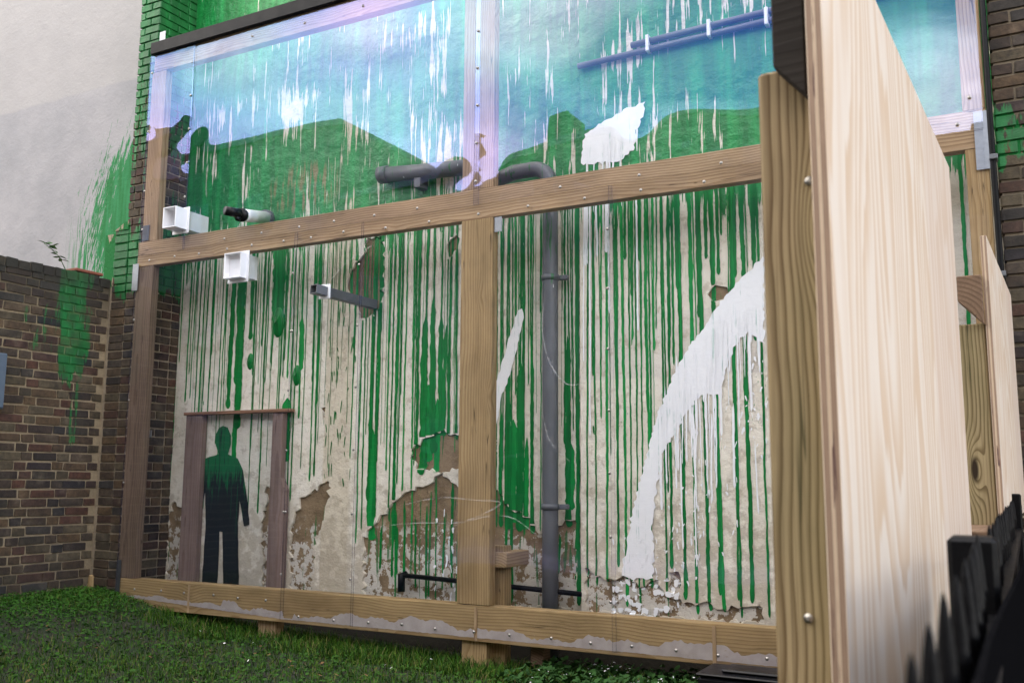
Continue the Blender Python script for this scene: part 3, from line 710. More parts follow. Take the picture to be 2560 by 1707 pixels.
# ---- bricks
def brick_mesh(seed):
    r = random.Random(seed); bm = bmesh.new(); bm_box(bm, -.5, .5, -.5, .5, -.5, .5)
    for v in bm.verts: v.co += Vector((r.uniform(-.014, .014), r.uniform(-.03, .03), r.uniform(-.045, .045)))
    bmesh.ops.bevel(bm, geom=list(bm.edges), offset=.045, segments=1, affect='EDGES')
    me = bpy.data.meshes.new('brick'); bm.to_mesh(me); bm.free(); me.polygons.foreach_set('use_smooth', [False]*len(me.polygons)); return me
class Bricks:
    def __init__(s, mat, n=7, seed=0):
        s.me = []
        for i in range(n):
            m_ = brick_mesh(seed+i); m_.materials.append(mat); s.me.append(m_)
    def put(s, parent, x0, x1, y0, y1, z0, z1):
        o = bpy.data.objects.new('brick', random.choice(s.me)); COL.objects.link(o)
        j = lambda a: random.uniform(-a, a)
        o.location = ((x0+x1)/2+j(.002), (y0+y1)/2+j(.003), (z0+z1)/2+j(.003)); o.scale = (x1-x0, y1-y0, z1-z0)
        o.rotation_euler = (j(.012), j(.012), j(.012)); set_parent(o, parent); return o
CH, BH, ST, HD, JT = .0752, .063, .218, .104, .011
# left brick pier: narrow shaft on a wider foot
pier = empty('brick_pier', (-6.9, 5.85, .1), 'old brown brick pier at left of clear screen, its top splashed green', 'pier')
pb = Bricks(mat_brick('pier_brick', zone_pier), 8, 10)
YP = 5.70; PR = -6.755
mm = mat_mortar('pier_mortar', zone_pier)
zst = 3.46
box('mortar_core', -7.30, PR-.010, YP+.012, 6.28, -.1, zst-.03, mm, pier, bev=0); box('mortar_core', -6.995, PR-.0105, YP+.0125, 6.28, zst-.03, 8.1, mm, pier, bev=0)
k = 0; z = .10
while z < 6.6:
    x0 = -7.16 if z < zst else -7.01
    wd = PR-x0
    # front course
    cut = (ST if k % 2 else HD)
    if wd-cut-JT < .05: cut = wd-JT-.06
    xs = [(x0, x0+wd-cut-JT), (PR-cut, PR)]
    if xs[0][1]-xs[0][0] > ST+.03: xs = [(x0, x0+xs[0][1]-x0-HD-JT), (xs[0][1]-HD, xs[0][1]), xs[1]]
    d0 = HD if k % 2 else ST
    for i, (a, b) in enumerate(xs):
        last = i == len(xs)-1
        pb.put(pier, a, b, YP, YP+(d0 if last else HD), z, z+BH)
    y = YP+d0+JT
    while y < YW-.02:
        L_ = min(ST if (k % 2) else HD, YW+.01-y) if y < YP+.3 else YW+.01-y
        pb.put(pier, PR-.10, PR, y, y+L_, z, z+BH); y += L_+JT
    if z > zst-.1 and z < zst+.0: pass
    z += CH; k += 1
prism('sloped_cap', [(-7.165, zst-.01), (-6.99, zst-.01), (-6.99, zst+.07), (-7.05, zst+.05)], 'y', YP-.005, 6.2, mm, pier)
# garden wall at the left, seen along its length
gw = empty('garden_wall', (-7.2, 4.4, 0), 'low mossy brick garden wall at far left, streaked with green paint', 'wall')
gb = Bricks(mat_brick('garden_brick', zone_garden), 8, 30); gm = mat_mortar('garden_mortar', zone_garden, (.27, .21, .13))
GX = -7.185; ztop = 3.02
box('mortar_core', -7.42, GX-.010, .4, YP+.010, -.1, ztop-.02, gm, gw, bev=0)
rest = []
k = 0; z = ztop-BH
while z > .12:
    y = YP-.006 - (.06 if k % 2 else .0); i = 0
    if k == 0:
        while y > 4.5: pb_ = gb.put(gw, GX-.21, GX+.006, y-.10, y, z-.03, z+BH-.01); y -= .112
    else:
        while y > 4.52:
            L_ = ST if (i+k) % 2 else HD
            L_ += random.uniform(-.008, .008)
            gb.put(gw, GX-.10, GX, y-L_, y, z, z+BH); y -= L_+JT; i += 1
    while y > .45: rest.append((y-ST, y, z)); y -= ST+JT
    z -= CH; k += 1
bm = bmesh.new()
for a, b, z in rest: bm_box(bm, GX-.10, GX, a, b, z, z+BH)
tag(bm_obj('far_bricks', bm, gb.me[0].materials[0], gw), kind='stuff')
# right brick pier
rp_ = empty('brick_pier', (.3, 5.9, 0), 'brown brick pier beyond the plywood at the right edge', 'pier')
rb = Bricks(mat_brick('right_brick', zone_right), 8, 60)
XP = -.045
box('mortar_core', XP+.012, .80, 5.712, 6.6, -.1, 8.1, mat_mortar('right_mortar', zone_right, (.19, .15, .10)), rp_, bev=0)
z = .55; k = 0
while z < 5.2:
    x = XP; first = True
    while x < .62:
        L_ = (HD if k % 2 else ST) if first else ST
        rb.put(rp_, x, x+L_, 5.70, 5.70+HD, z, z+BH); x += L_+JT; first = False
    z += CH; k += 1
cb = empty('black_downpipe', (-.07, 5.6, 0), 'slim black pipe running up between timber frame and right brick pier', 'pipe')
tube('pipe', [(-.062, 5.64, .2), (-.060, 5.64, 2.0), (-.066, 5.65, 3.2), (-.064, 5.66, 5.4)], .016, MT['black_paint'], cb, 10)
for zc in (1.45, 2.35, 3.0): box('clip', -.082, -.040, 5.62, 5.70, zc-.014, zc+.014, MT['dark_grey_pvc'], cb, .003)
# neighbour's tall wall
nb = empty('neighbour_wall', (-10, 6.6, 0), 'tall pale grey rendered wall at upper left with a green paint splash', 'wall')
box('render_face', -20, -6.96, 6.60, 9, -.2, 9.5, mat_neighbour(), nb, bev=0)

# ================================================================== TIMBER FRAME
fr = empty('timber_screen', (-3.4, YB, .18), 'sawn timber frame standing before the painted wall, carrying the clear sheets', 'frame')
XL, XR = -6.80, -.075
TH = .075
zm0, zm1 = 3.070, 3.292; zb0, zb1 = .180, .412
CX0, CX1 = -3.462, -3.205
box('middle_beam', XL, -.085, YB, YB+TH, zm0, zm1, MT['timber_x'], fr)
box('bottom_beam', XL+.03, -.085, YB, YB+.12, zb0, zb1, MT['fresh_x'], fr)
box('top_beam', XL+.06, -.085, YB, YB+TH, 4.86, 5.10, MT['timber_x'], fr)
box('left_post', XL, XL+.20, YB+.001, YB+TH-.002, zb1+.001, zm0-.001, MT['dark_brown_z'], fr)
box('left_post', XL+.04, XL+.22, YB+.001, YB+TH-.002, zm1+.001, 4.859, MT['timber_z'], fr)
box('middle_post', CX0, CX1, YB-.002, YB+TH-.002, zb1+.004, zm0-.001, MT['fresh_z'], fr)
box('middle_post', CX0+.0, CX1, YB+.002, YB+TH-.002, zm1+.001, 4.859, MT['timber_z'], fr)
box('right_post', -.20, -.085, YB+.001, YB+TH-.002, zb1+.001, zm0-.001, MT['fresh_z'], fr)
box('right_post', -.20, -.085, YB+.001, YB+TH-.002, zm1+.001, 4.859, MT['timber_z'], fr)
box('back_post', CX1-.10, CX1+.045, YB+.125, YB+.22, -.2, .80, MT['fresh_z'], fr)
prism('brace', [(YB+.075, .66), (YB+.40, .66), (YB+.40, .76), (YB+.075, .76)], 'x', CX1-.02, CX1+.085, MT['fresh_y'], fr, .003)
box('foot', -3.436, -3.244, YB+.03, YB+.13, -.2, .179, MT['fresh_z'], fr)
box('foot', -5.269, -5.095, YB+.05, YB+.15, -.2, .179, MT['timber_z'], fr)
box('foot', -2.95, -2.854, YB+.1, YB+.2, -.2, .179, MT['brownwood'], fr)
box('foot', -.20, -.09, YB+.02, YB+.12, -.2, .179, MT['fresh_z'], fr)
box('black_trim', XL+.055, -.09, YB-.05, YB-.003, 5.015, 5.125, MT['black_strip'], fr, .004)
# gaps in the beam where boards butt, little spacer strips
for xx in [-3.309, -1.687, -5.961]: box('spacer_strip', xx-.012, xx+.012, YB-.004, YB-.0005, zb0+.002, zb1-.01, MT['timber_z'], fr, .001)
# dried adhesive along the bottom beam
V = []; F = []
xs = np.arange(XL+.05, -.2, .02); t0 = 0
for i, x_ in enumerate(xs):
    lo = .205 + max(0, (-5.0-x_))*.035
    h_ = .042 + .040*(.5+.5*math.sin(x_*3.1+1)) + .016*math.sin(x_*9.7) + .012*math.sin(x_*23+2) + random.uniform(-.010, .008)
    if x_ < -5.6: h_ *= .45
    if abs(x_+4.93) < .05: h_ = .008
    V += [(x_, YB-.0012, lo+random.uniform(-.002, .002)), (x_, YB-.0012, lo+max(.006, h_))]
    if i: F.append((2*i-2, 2*i, 2*i+1, 2*i-1))
tag(mesh('dried_adhesive', V, F, MT['glue'], fr), kind='stuff')
# steel straps
def plate(name, x0, x1, z0, z1, y, mat, rows, cols=2, t=.003, tilt=0):
    o = box(name, x0, x1, y-t, y, z0, z1, mat, fr, .0012)
    for i in range(rows):
        for j in range(cols):
            cx = x0+(x1-x0)*(j+.5)/cols+random.uniform(-.006, .006); cz = z0+(z1-z0)*(i+.5)/rows
            rr_ = random.choice((.0035, .0055)); q = box('hole', cx-rr_, cx+rr_, y-t-.0008, y-t-.0002, cz-rr_, cz+rr_, MT['black_pvc'], fr, 0); set_parent(q, o)
            q.matrix_parent_inverse = Matrix.Translation(-Vector(o.location)); q.parent = o
    return o
sx, sz = -0.103, 3.025
plate('strap_plate', sx-.045, sx+.045, 2.941, 3.275, YB-.010, MT['galv'], 8, 3)
plate('strap_plate', -6.837, -6.765, 2.86, 3.10, YB-.012, MT['galv'], 6, 1)
plate('strap_plate', -6.754, -6.671, 3.30, 3.44, YB-.002, MT['dullmetal'], 4, 1)
plate('strap_plate', -6.715, -6.642, 5.05, 5.25, YB+.02, MT['galv'], 4, 1)
plate('strap_plate', -3.197, -3.138, 2.96, 3.068, YB+.010, MT['galv'], 3, 1)
plate('strap_plate', -6.77, -6.582, 1.585, 1.645, YB+.08, MT['galv'], 1, 3)
plate('strap_plate', -6.808, -6.755, .30, .56, YB-.008, MT['dullmetal'], 4, 1)

# ================================================================== CLEAR SHEETS
def screw_mesh():
    V, F = [], []
    prof = [(.0105, 0), (.0105, .0015), (.0062, .0016), (.0058, .0040), (.0035, .0055), (.0014, .0055), (.0012, .0035)]
    n = 10
    for r_, h_ in prof:
        for k in range(n): V.append((r_*math.cos(2*math.pi*k/n), -h_, r_*math.sin(2*math.pi*k/n)))
    for i in range(len(prof)-1):
        for k in range(n): F.append((i*n+k, i*n+(k+1) % n, (i+1)*n+(k+1) % n, (i+1)*n+k))
    F.append(tuple((len(prof)-1)*n+k for k in range(n)))
    me = bpy.data.meshes.new('screw'); me.from_pydata(V, [], F); me.materials.append(MT['screw']); me.polygons.foreach_set('use_smooth', [True]*len(F)); return me
SC = screw_mesh()
def sheet(x0, x1, z0, z1, y, label, screws, amp=1.0, ph=0.0, extra=()):
    st = .028; nx = max(2, int((x1-x0)/st)); nz = max(2, int((z1-z0)/st)); T = .004
    X_ = np.linspace(x0, x1, nx+1); Z_ = np.linspace(z0, z1, nz+1); XX, ZZ = np.meshgrid(X_, Z_)
    W_ = amp*(.0032*np.sin(2*math.pi*XX/1.45+ph)*np.cos(2*math.pi*ZZ/2.3+ph*.7) + (.0010 if z0 > 3 else .0018)*np.sin(2*math.pi*(XX*.6+ZZ)/1.05+ph*2.1) + (.0001 if z0 > 3 else .0005)*np.sin(2*math.pi*(XX-ZZ*.5)/.42+ph))
    ex = np.minimum(np.minimum(XX-x0, x1-XX), np.minimum(ZZ-z0, z1-ZZ)); W_ *= np.clip(ex/.12, 0, 1)
    for (sx_, sz_) in screws:
        d2 = (XX-sx_)**2+(ZZ-sz_)**2; W_ += .0012*np.exp(-d2/(2*.045**2))
    for (sx_, sz_, r_, a_) in extra:
        d2 = (XX-sx_)**2+(ZZ-sz_)**2; W_ += a_*np.exp(-d2/(2*r_**2))
    n = (nx+1)*(nz+1)
    Vf = np.stack([XX, y+W_-T, ZZ], -1).reshape(-1, 3); Vb = np.stack([XX, y+W_, ZZ], -1).reshape(-1, 3)
    F = []; mi = []; RV = []
    idx = np.arange(n).reshape(nz+1, nx+1)
    a = idx[:-1, :-1].ravel(); b = idx[:-1, 1:].ravel(); c = idx[1:, 1:].ravel(); d = idx[1:, :-1].ravel()
    front = np.stack([a, b, c, d], -1); back = np.stack([d, c, b, a], -1)+n
    F = front.tolist()+back.tolist(); mi = [0]*len(F)
    def rim(line):
        k = 2*n+len(RV)
        for p in line: RV.append(Vf[p]); RV.append(Vb[p])
        for i in range(len(line)-1): F.append((k+2*i, k+2*i+2, k+2*i+3, k+2*i+1)); mi.append(1)
    rim(idx[0, :]); rim(idx[-1, ::-1]); rim(idx[::-1, 0]); rim(idx[:, -1])
    V = np.concatenate([Vf, Vb, np.array(RV)])
    o = mesh('clear_sheet', V, F, None, smooth=True, origin=((x0+x1)/2, y, z0), mats=[MT['acrylic_film' if z0 > 3 else 'acrylic'], MT['edge']], mi=mi)
    tag(o, label, 'clear sheet', 'clear sheets on the timber frame')
    for (sx_, sz_) in screws:
        s_ = bpy.data.objects.new('screw', SC); COL.objects.link(s_); s_.location = (sx_, y-T-.0016, sz_); s_.rotation_euler = (0, random.uniform(0, 3), 0); set_parent(s_, o)
    return o
def row(x0, x1, n, z, j=.006): return [(x0+(x1-x0)*(i+.5)/n+random.uniform(-.02, .02), z+random.uniform(-j, j)) for i in range(n)]
def colm(x, z0, z1, n): return [(x+random.uniform(-.004, .004), z0+(z1-z0)*(i+.5)/n) for i in range(n)]
J1, J2, J3, U1, U2 = -4.98, -4.33, -2.312, -6.225, -3.335
zs = 3.172      # seam between upper and lower sheets, half way up the middle beam
def px(*a): return a
# upper sheets
sheet(XL+.03, U1+.012, zs-.004, 5.015, YA-.006, 'narrow clear sheet in the top left corner of the frame', [(XL+.06, 4.85), (XL+.06, 4.3), (XL+.06, 3.75), (XL+.06, 3.4)] + colm(U1-.01, zs, 5.0, 6), 1.0, .6, [(-6.5, 4.05, .24, .009), (-6.33, 4.88, .13, -.007), (-6.28, 4.2, .07, .003)])
sheet(U1-.012, U2+.02, zs, 5.016, YA-.0005, 'widest upper clear sheet, mirroring blue sky left of middle post', row(U1+.3, U2-.3, 6, zs+.035) + row(U1+.4, U2-.2, 4, 4.93), 0.14, 2.2, [(-6.05, 4.90, .12, .007), (-6.14, 4.25, .08, -.004), (-3.5, 3.4, .12, .003)])
sheet(U2-.02, -.10, zs+.001, 5.0155, YA-.0062, 'upper right clear sheet between middle post and brick pier, mirroring clouds', colm(U2+.0, zs+.03, 4.9, 6) + row(U2+.4, -.2, 5, zs+.035) + [(-.16, 3.36), (-.23, 3.215)], 0.5, 4.4, [(-3.26, 3.52, .08, .003), (-1.75, 3.28, .14, .005), (-.35, 3.5, .16, .006), (-2.1, 3.4, .10, -.003)])
# lower sheets
sheet(XL+.005, J1+.012, zb0+.05, zs-.006, YA-.0005, 'lower left clear sheet covering the dark painted shape', row(XL+.02, J1, 6, zs-.06) + row(XL+.1, J1, 6, .335) + colm(J1-.02, .3, zs-.1, 6) + [(XL+.02, 2.6), (XL+.02, 1.9), (XL+.02, 1.2)], .35, 1.0)
sheet(J1-.012, J2+.012, zb0+.02, zs-.005, YA-.0062, 'narrow lower clear sheet crossed by the grey outlet duct', row(J1, J2, 2, zs-.06) + colm(J1+.0, .3, zs-.1, 2) + row(J1, J2, 2, .24) + colm(J2-.02, .3, zs-.1, 6), .35, 3.1)
sheet(J2-.012, J3+.012, zb0+.02, zs-.0055, YA-.0005, 'wide lower clear sheet in front of middle post and soil pipe', row(J2, J3, 5, zs-.07) + row(J2, J3, 7, .245) + colm(J3-.02, .3, zs-.1, 7), .35, 5.0)
sheet(J3-.012, -.105, zb0+.02, zs-.0065, YA-.0062, 'lower right clear sheet over the big white paint stroke', row(J3, -.2, 5, zs-.07) + row(J3, -.2, 8, .245), .35, .3)

# rubbed smears of adhesive on the wide lower sheet
sm = M('adhesive_smear'); tr_ = sm.t.nodes.new('ShaderNodeBsdfTransparent'); df_ = sm.t.nodes.new('ShaderNodeBsdfDiffuse'); df_.inputs[0].default_value = (.8, .8, .8, 1); ms_ = sm.t.nodes.new('ShaderNodeMixShader')
xw, yw, zw = sm.coord('World'); sm.t.links.new((sm.noise(xw*9, 0, zw*40, 1, 3, .6).ss(.3, .8)*.38).s, ms_.inputs[0]); sm.t.links.new(tr_.outputs[0], ms_.inputs[1]); sm.t.links.new(df_.outputs[0], ms_.inputs[2]); sm.t.links.new(ms_.outputs[0], sm.out.inputs[0])
def smear(pts, wd, y, par):
    P = [Vector((p[0], y, p[1])) for p in pts]; Q = []
    for i in range(len(P)-1):
        a_, b_, c_, d_ = P[max(i-1, 0)], P[i], P[i+1], P[min(i+2, len(P)-1)]
        for k in range(8):
            t = k/8; Q.append(.5*((2*b_)+(c_-a_)*t+(2*a_-5*b_+4*c_-d_)*t*t+(3*b_-a_-3*c_+d_)*t**3))
    Q.append(P[-1]); V = []; F = []
    for i, q in enumerate(Q):
        t = (Q[min(i+1, len(Q)-1)]-Q[max(i-1, 0)]).normalized(); n_ = Vector((-t.z, 0, t.x)); e_ = wd*min(1, .25+min(i, len(Q)-1-i)/8)
        V += [q-n_*e_, q+n_*e_]
        if i: F.append((2*i-2, 2*i-1, 2*i+1, 2*i))
    o = mesh('adhesive_smear', V, F, sm.mat, par); return o
SH = {round(o.location.x, 1): o for o in bpy.data.objects if o.name.startswith('clear_sheet')}
low = min((o for o in SH.values() if o.location.z < 1), key=lambda o: abs(o.location.x-(J2+J3)/2))
for i, pts in enumerate(([(-3.887, 1.068), (-3.597, 1.12), (-3.318, 1.107), (-3.116, 1.087), (-3.419, 0.959), (-3.773, 0.944), (-4.184, 0.902)], [(-3.488, 0.928), (-3.215, 1.002), (-3.016, 0.992), (-2.823, 0.872)], [(-2.793, 2.436), (-2.806, 2.23), (-2.754, 2.021), (-2.634, 1.871), (-2.509, 1.866)], [(-2.808, 1.705), (-2.754, 1.504), (-2.604, 1.362)], [(-4.697, 2.681), (-4.454, 2.878), (-4.173, 2.999)])):
    smear(pts, .0045, YA-.0105-i*.0003, low)
# ================================================================== VENTS AND OUTLETS
def vent(x0, x1, z0, z1, yfront, yback, label):
    t = empty('vent_hood', ((x0+x1)/2, YA, z0), label, 'vent')
    def hollow(name, a0, a1, b0, b1, y0, y1, th, mat):
        V = []; F = []
        for y_, (e) in ((y0, 0), (y1, 0)):
            V += [(a0, y_, b0), (a1, y_, b0), (a1, y_, b1), (a0, y_, b1)]
        for y_ in (y0, y1-.012):
            V += [(a0+th, y_, b0+th), (a1-th, y_, b0+th), (a1-th, y_, b1-th), (a0+th, y_, b1-th)]
        for i in range(4):
            j = (i+1) % 4
            F += [(i, j, 4+j, 4+i), (i, 8+i, 8+j, j), (8+i, 12+i, 12+j, 8+j)]
        F += [(12, 13, 14, 15), (4, 5, 6, 7)]
        return mesh(name, V, F, mat, t)
    hollow('hood', x0, x1, z0, z1, yfront, YA-.016, .007, MT['white_pvc'])
    box('flange', x0-.022, x1+.022, YA-.016, YA-.0115, z0-.028, z1+.022, MT['white_pvc'], t, .002)
    hollow('duct', x0+.008, x1-.008, z0+.008, z1-.008, YA+.004, yback, .005, MT['white_pvc'])
vent(-6.335, -6.185, 3.32+.012, 3.51, YA-.145, 5.88, 'white square vent hood above the middle beam at left')
vx0 = -5.663; vx1 = -5.481
vent(vx0, vx1, 2.843, 3.052, YA-.085, 5.767, 'white square vent hood hanging just below the middle beam')
fl = empty('flue_outlet', (-5.42, 5.66, 3.357), 'white round flue pipe with black nozzle resting above the middle beam', 'flue')
a = Vector((-5.682, 6.05, 3.477)); b = Vector((-5.495, 5.57, 3.355)); c = Vector((-5.527, 5.42, 3.347))
tube('flue_pipe', [a, a.lerp(b, .5), b], .052, MT['white_pvc'], fl, 22)
d = (b-a).normalized()
tube('nozzle_collar', [b-d*.00, b+d*.03], .056, MT['black_pvc'], fl, 22)
tube('nozzle', [b+d*.05+Vector((0, 0, .012)), b+d*.05+(c-b)*.85+Vector((0, 0, .012))], [.040, .036], MT['black_pvc'], fl, 20)
tube('drain_spout', [b+d*.05+Vector((0, 0, -.03)), b+d*.10+Vector((0, 0, -.034))], .018, MT['black_pvc'], fl, 12)
tube('wall_collar', [a-d*.02, a+d*.03], .068, MT['dark_grey_pvc'], fl, 22)
dk = empty('outlet_duct', (-4.65, 5.85, 2.627), 'grey rectangular outlet duct poking out through the sheet with a white collar', 'duct')
p0 = Vector((-4.555, 6.12, 2.629)); p1 = Vector((-4.672, 5.6, 2.661))
def rect_tube(name, p, q, hw, hh, mat, par, th=.004):
    p, q = Vector(p), Vector(q); dirv = (q-p).normalized(); s_ = dirv.cross(Vector((0, 0, 1))).normalized(); u_ = s_.cross(dirv)
    V = []
    for pt, k in ((p, 1), (q, 1)): V += [pt+s_*hw*a_+u_*hh*b_ for a_, b_ in ((-1, -1), (1, -1), (1, 1), (-1, 1))]
    for pt in (q, q-dirv*.09): V += [pt+s_*(hw-th)*a_+u_*(hh-th)*b_ for a_, b_ in ((-1, -1), (1, -1), (1, 1), (-1, 1))]
    F = []
    for i in range(4):
        j = (i+1) % 4; F += [(i, j, 4+j, 4+i), (4+i, 4+j, 8+j, 8+i), (8+i, 8+j, 12+j, 12+i)]
    F += [(3, 2, 1, 0), (12, 13, 14, 15)]
    return mesh(name, V, F, mat, par)
rect_tube('duct', p0, p1, .034, .034, MT['dark_grey_pvc'], dk)
e = (p1-p0).normalized()
rect_tube('mouth', p1-e*.005, p1+e*.075, .040, .034, MT['dark_grey_pvc'], dk)
box('collar', p1.x-.05, p1.x+.058, YA-.022, YA-.010, p1.z-.055, p1.z+.055, MT['white_pvc'], dk, .002)

# ================================================================== COVER OVER THE DARK SHAPE
cv = empty('cover_panel', (-5.898, 6.1, 0.353), 'small clear cover with pinkish side battens over the dark painted shape', 'cover')
bl0, bl1 = -6.529, -6.33
br0, br1 = -5.528, -5.397
cz0, cz1 = .30, 1.787
box('batten', bl0, bl1, 6.06, 6.118, cz0, cz1, MT['pinkwood'], cv); 
prism('batten', [(br0, cz0), (br1+.03, cz0), (br1+.03, 1.15), (br1-.02, 1.25), (br1-.02, cz1), (br0, cz1)], 'y', 6.06, 6.118, MT['pinkwood'], cv, .003)
box('top_batten', bl0-.02, br1+.06, 6.045, 6.118, cz1+.001, cz1+.028, MT['rustwood'], cv)
box('cover_sheet', bl0+.01, br1-.03, 6.053, 6.057, cz0, cz1-.004, MT['acrylic_small'], cv, 0)

# ================================================================== PLYWOOD HOARDING
HY = math.atan(.046)       # the hoarding runs almost square to the wall
def hx(y): return -.3464+.046*y
def hoarding(label, y0, y1, ztop, thick, post_y, post_w, xoff=0.0, zbot=-.1, dx=None):
    t = empty('plywood_hoarding', (hx(y0)+xoff, y0, 0), label, 'hoarding', 'plywood hoarding panels')
    L_ = (y1-y0)/math.cos(HY)
    def loc(o):    # build in local axes (x across, y along), then turn with the root
        o.parent = t; o.matrix_parent_inverse = Matrix.Identity(4); return o
    o = box('ply_panel', -thick, 0, 0, L_, zbot, ztop, MT['ply'], bev=.0015); loc(o)
    py = post_y-y0
    o = box('post', -thick-.002-post_w, -thick-.002, py, py+post_w, -.2, ztop-.35, MT['treated_z'], bev=.006); loc(o)
    t.rotation_euler = (0, 0, -HY)
    return t, loc
t1, loc1 = hoarding('tall pale plywood hoarding on a treated post, nearest the camera', 1.645, 3.60, 2.352, .029, 1.700, .102)
o = prism('gusset_block', [(-.092, .80), (-.092, .740), (-.034, .672), (-.034, .80), (-.034, 1.09), (-.092, 1.09)], 'y', .012, .052, MT['darkwood'], bev=.003); o.location.z += CAM_H; loc1(o)
for zc, xo in ((1.78, -.045), (1.02, -.075), (.70, -.115)):
    s_ = bpy.data.objects.new('screw', SC); COL.objects.link(s_); s_.location = (xo, .0525, zc); s_.scale = (.8, .8, .8); loc1(s_)
o = box('back_rail', -.131, -.032, 1.2, 1.28, .9, 1.0, MT['brownwood'], bev=.003); loc1(o)
t2, loc2 = hoarding('narrower plywood hoarding panel behind the railing, next to the right pier', 4.15, 5.58, 2.222, .023, 4.165, .13, .0650, zbot=1.10)
o = prism('gusset_block', [(-.115, 2.0), (-.115, 1.96), (-.026, 1.86), (-.026, 2.06), (-.115, 2.06)], 'y', -.03, .012, MT['brownwood'], bev=.003); loc2(o)
o = box('treated_board', -.30, -.155, .0, .10, -.1, 2.05, MT['treated_z'], bev=.005); loc2(o)
lowp = empty('window_ledge', (-.1, 3.7, 1.0), 'plywood ledge with brown rail under the opening between plywood panels', 'ledge')
box('ply_panel', -.125, -.100, 3.62, 5.57, .0, 1.092, MT['ply'], lowp, .0015); box('rail', -.24, -.127, 3.62, 5.57, 1.02, 1.085, MT['brownwood'], lowp, .003)

# ================================================================== IRON RAILING
ra = empty('iron_railing', (-.065, 1.5, 0), 'black painted iron railing with spear tops at lower right', 'railing')
def spear_mesh():
    V = []; F = []
    prof = [(.0075, -1.03), (.0075, -.085), (.0095, -.080), (.0095, -.074), (.0082, -.068), (.0075, -.050), (.0055, -.028), (.003, -.008), (.0006, .0)]
    n = 8
    for r_, h_ in prof:
        for k in range(n): V.append((r_*math.cos(2*math.pi*k/n), r_*math.sin(2*math.pi*k/n), h_))
    for i in range(len(prof)-1):
        for k in range(n): F.append((i*n+k, i*n+(k+1) % n, (i+1)*n+(k+1) % n, (i+1)*n+k))
    me = bpy.data.meshes.new('upright'); me.from_pydata(V, [], F); me.materials.append(MT['black_paint']); me.polygons.foreach_set('use_smooth', [True]*len(F)); return me
SP = spear_mesh()
y = .32
RX = -.066
while y < 5.4:
    if not 1.56 < y < 1.74:
        o = bpy.data.objects.new('upright', SP); COL.objects.link(o); o.location = (RX+.004*math.sin(y*7), y, 1.145+min(.03, max(-.02, (y-.644)*.068))+random.uniform(-.003, .003)); set_parent(o, ra)
    y += .108
box('rail', RX-.028, RX+.028, .2, 1.60, 1.045, 1.058, MT['black_paint'], ra, .003); box('rail', RX-.028, RX+.028, 1.68, 5.5, 1.045, 1.058, MT['black_paint'], ra, .003)
box('rail', RX-.024, RX+.024, .2, 5.5, .25, .262, MT['black_paint'], ra, .003)
box('post', -.116, -.048, 1.60, 1.668, -.1, 1.168, MT['black_paint'], ra, .007)
box('post', -.10, -.035, 4.6, 4.665, -.1, 1.20, MT['black_paint'], ra, .006)
prism('sheet_guard', [(-.0475, .4), (-.047, 1.05), (-.0417, 1.3), (-.021, 2.0), (-.003, 2.6), (.003, 2.6), (-.015, 2.0), (-.0357, 1.3), (-.041, 1.05), (-.0415, .4)], 'z', .22, 1.10, MT['black_matte'], ra)
box('plinth', RX-.10, RX+.085, .2, 5.5, -.2, .17, pm, ra, .01)

# ================================================================== SMALL THINGS
wd = empty('timber_wedge', (-7.02, 5.554, 0.34), 'pale offcut of timber leaning at the pier foot on mossy ground', 'wood offcut')
q = Vector((-7.077, 5.6, 0.315))
prism('offcut', [(q.x-.035, q.z-.06), (q.x+.03, q.z-.03), (q.x+.025, q.z+.10), (q.x-.005, q.z+.11)], 'y', 5.60, 5.63, MT['fresh_z'], wd, .002)
q = Vector((-7.3, 5.693, 3.157))
o = box('clay_tile', -7.40, -7.20, q.y-.34, q.y-.06, ztop+.005, ztop+.03, plain('red_clay', (.22, .07, .04), .85), bev=.004); tag(o, 'flat red clay tile lying on top of the garden wall', 'tile')
leafm = M('leaf'); x, y, z = leafm.coord('World'); n = leafm.noise(x, y, z, 30, 3); leafm = leafm.set(leafm.mix(n.ss(.35, .65), (.030, .075, .018), (.07, .14, .04)), .55)
pl = empty('wall_plant', (-7.30, 5.22, ztop), 'small leafy weed sprouting from the top of the garden wall', 'plant')
tip = Vector((-7.30, 5.10, ztop+.20)); base = Vector((-7.30, 5.34, ztop-.01))
tube('stem', [base, base.lerp(tip, .35)+Vector((0, 0, .05)), base.lerp(tip, .7)+Vector((0, 0, .03)), tip], [.004, .0035, .003, .002], leafm, pl, 6)
def leaf_mesh():
    V = [(0, 0, 0), (.3, -.22, .05), (.3, .22, .05), (.3, 0, 0), (.65, -.18, .05), (.65, .18, .05), (.65, 0, .0), (1, 0, -.06)]
    F = [(0, 1, 3), (0, 3, 2), (1, 4, 6, 3), (3, 6, 5, 2), (4, 7, 6), (6, 7, 5)]
    me = bpy.data.meshes.new('leaf'); me.from_pydata(V, [], F); me.materials.append(leafm); return me
LF = leaf_mesh()
for i in range(16):
    t = .25+.75*i/15; p = base.lerp(tip, t)+Vector((0, 0, .05*math.sin(t*3)))
    o = bpy.data.objects.new('leaf', LF); COL.objects.link(o); o.location = p; s_ = random.uniform(.05, .085); o.scale = (s_, s_, s_)
    o.rotation_euler = (random.uniform(-.7, .7), random.uniform(-.7, .5), (1 if i % 2 else -1)*1.57+random.uniform(-.8, .8)); set_parent(o, pl)
bx_ = empty('meter_box', (GX, 4.55, 1.9), 'blue grey metal box edge on the garden wall at far left', 'box')
q0 = (-7.15, 4.699, 2.213); q1 = (-7.15, 4.727, 1.892); q2 = (-7.15, 4.722, 2.205)
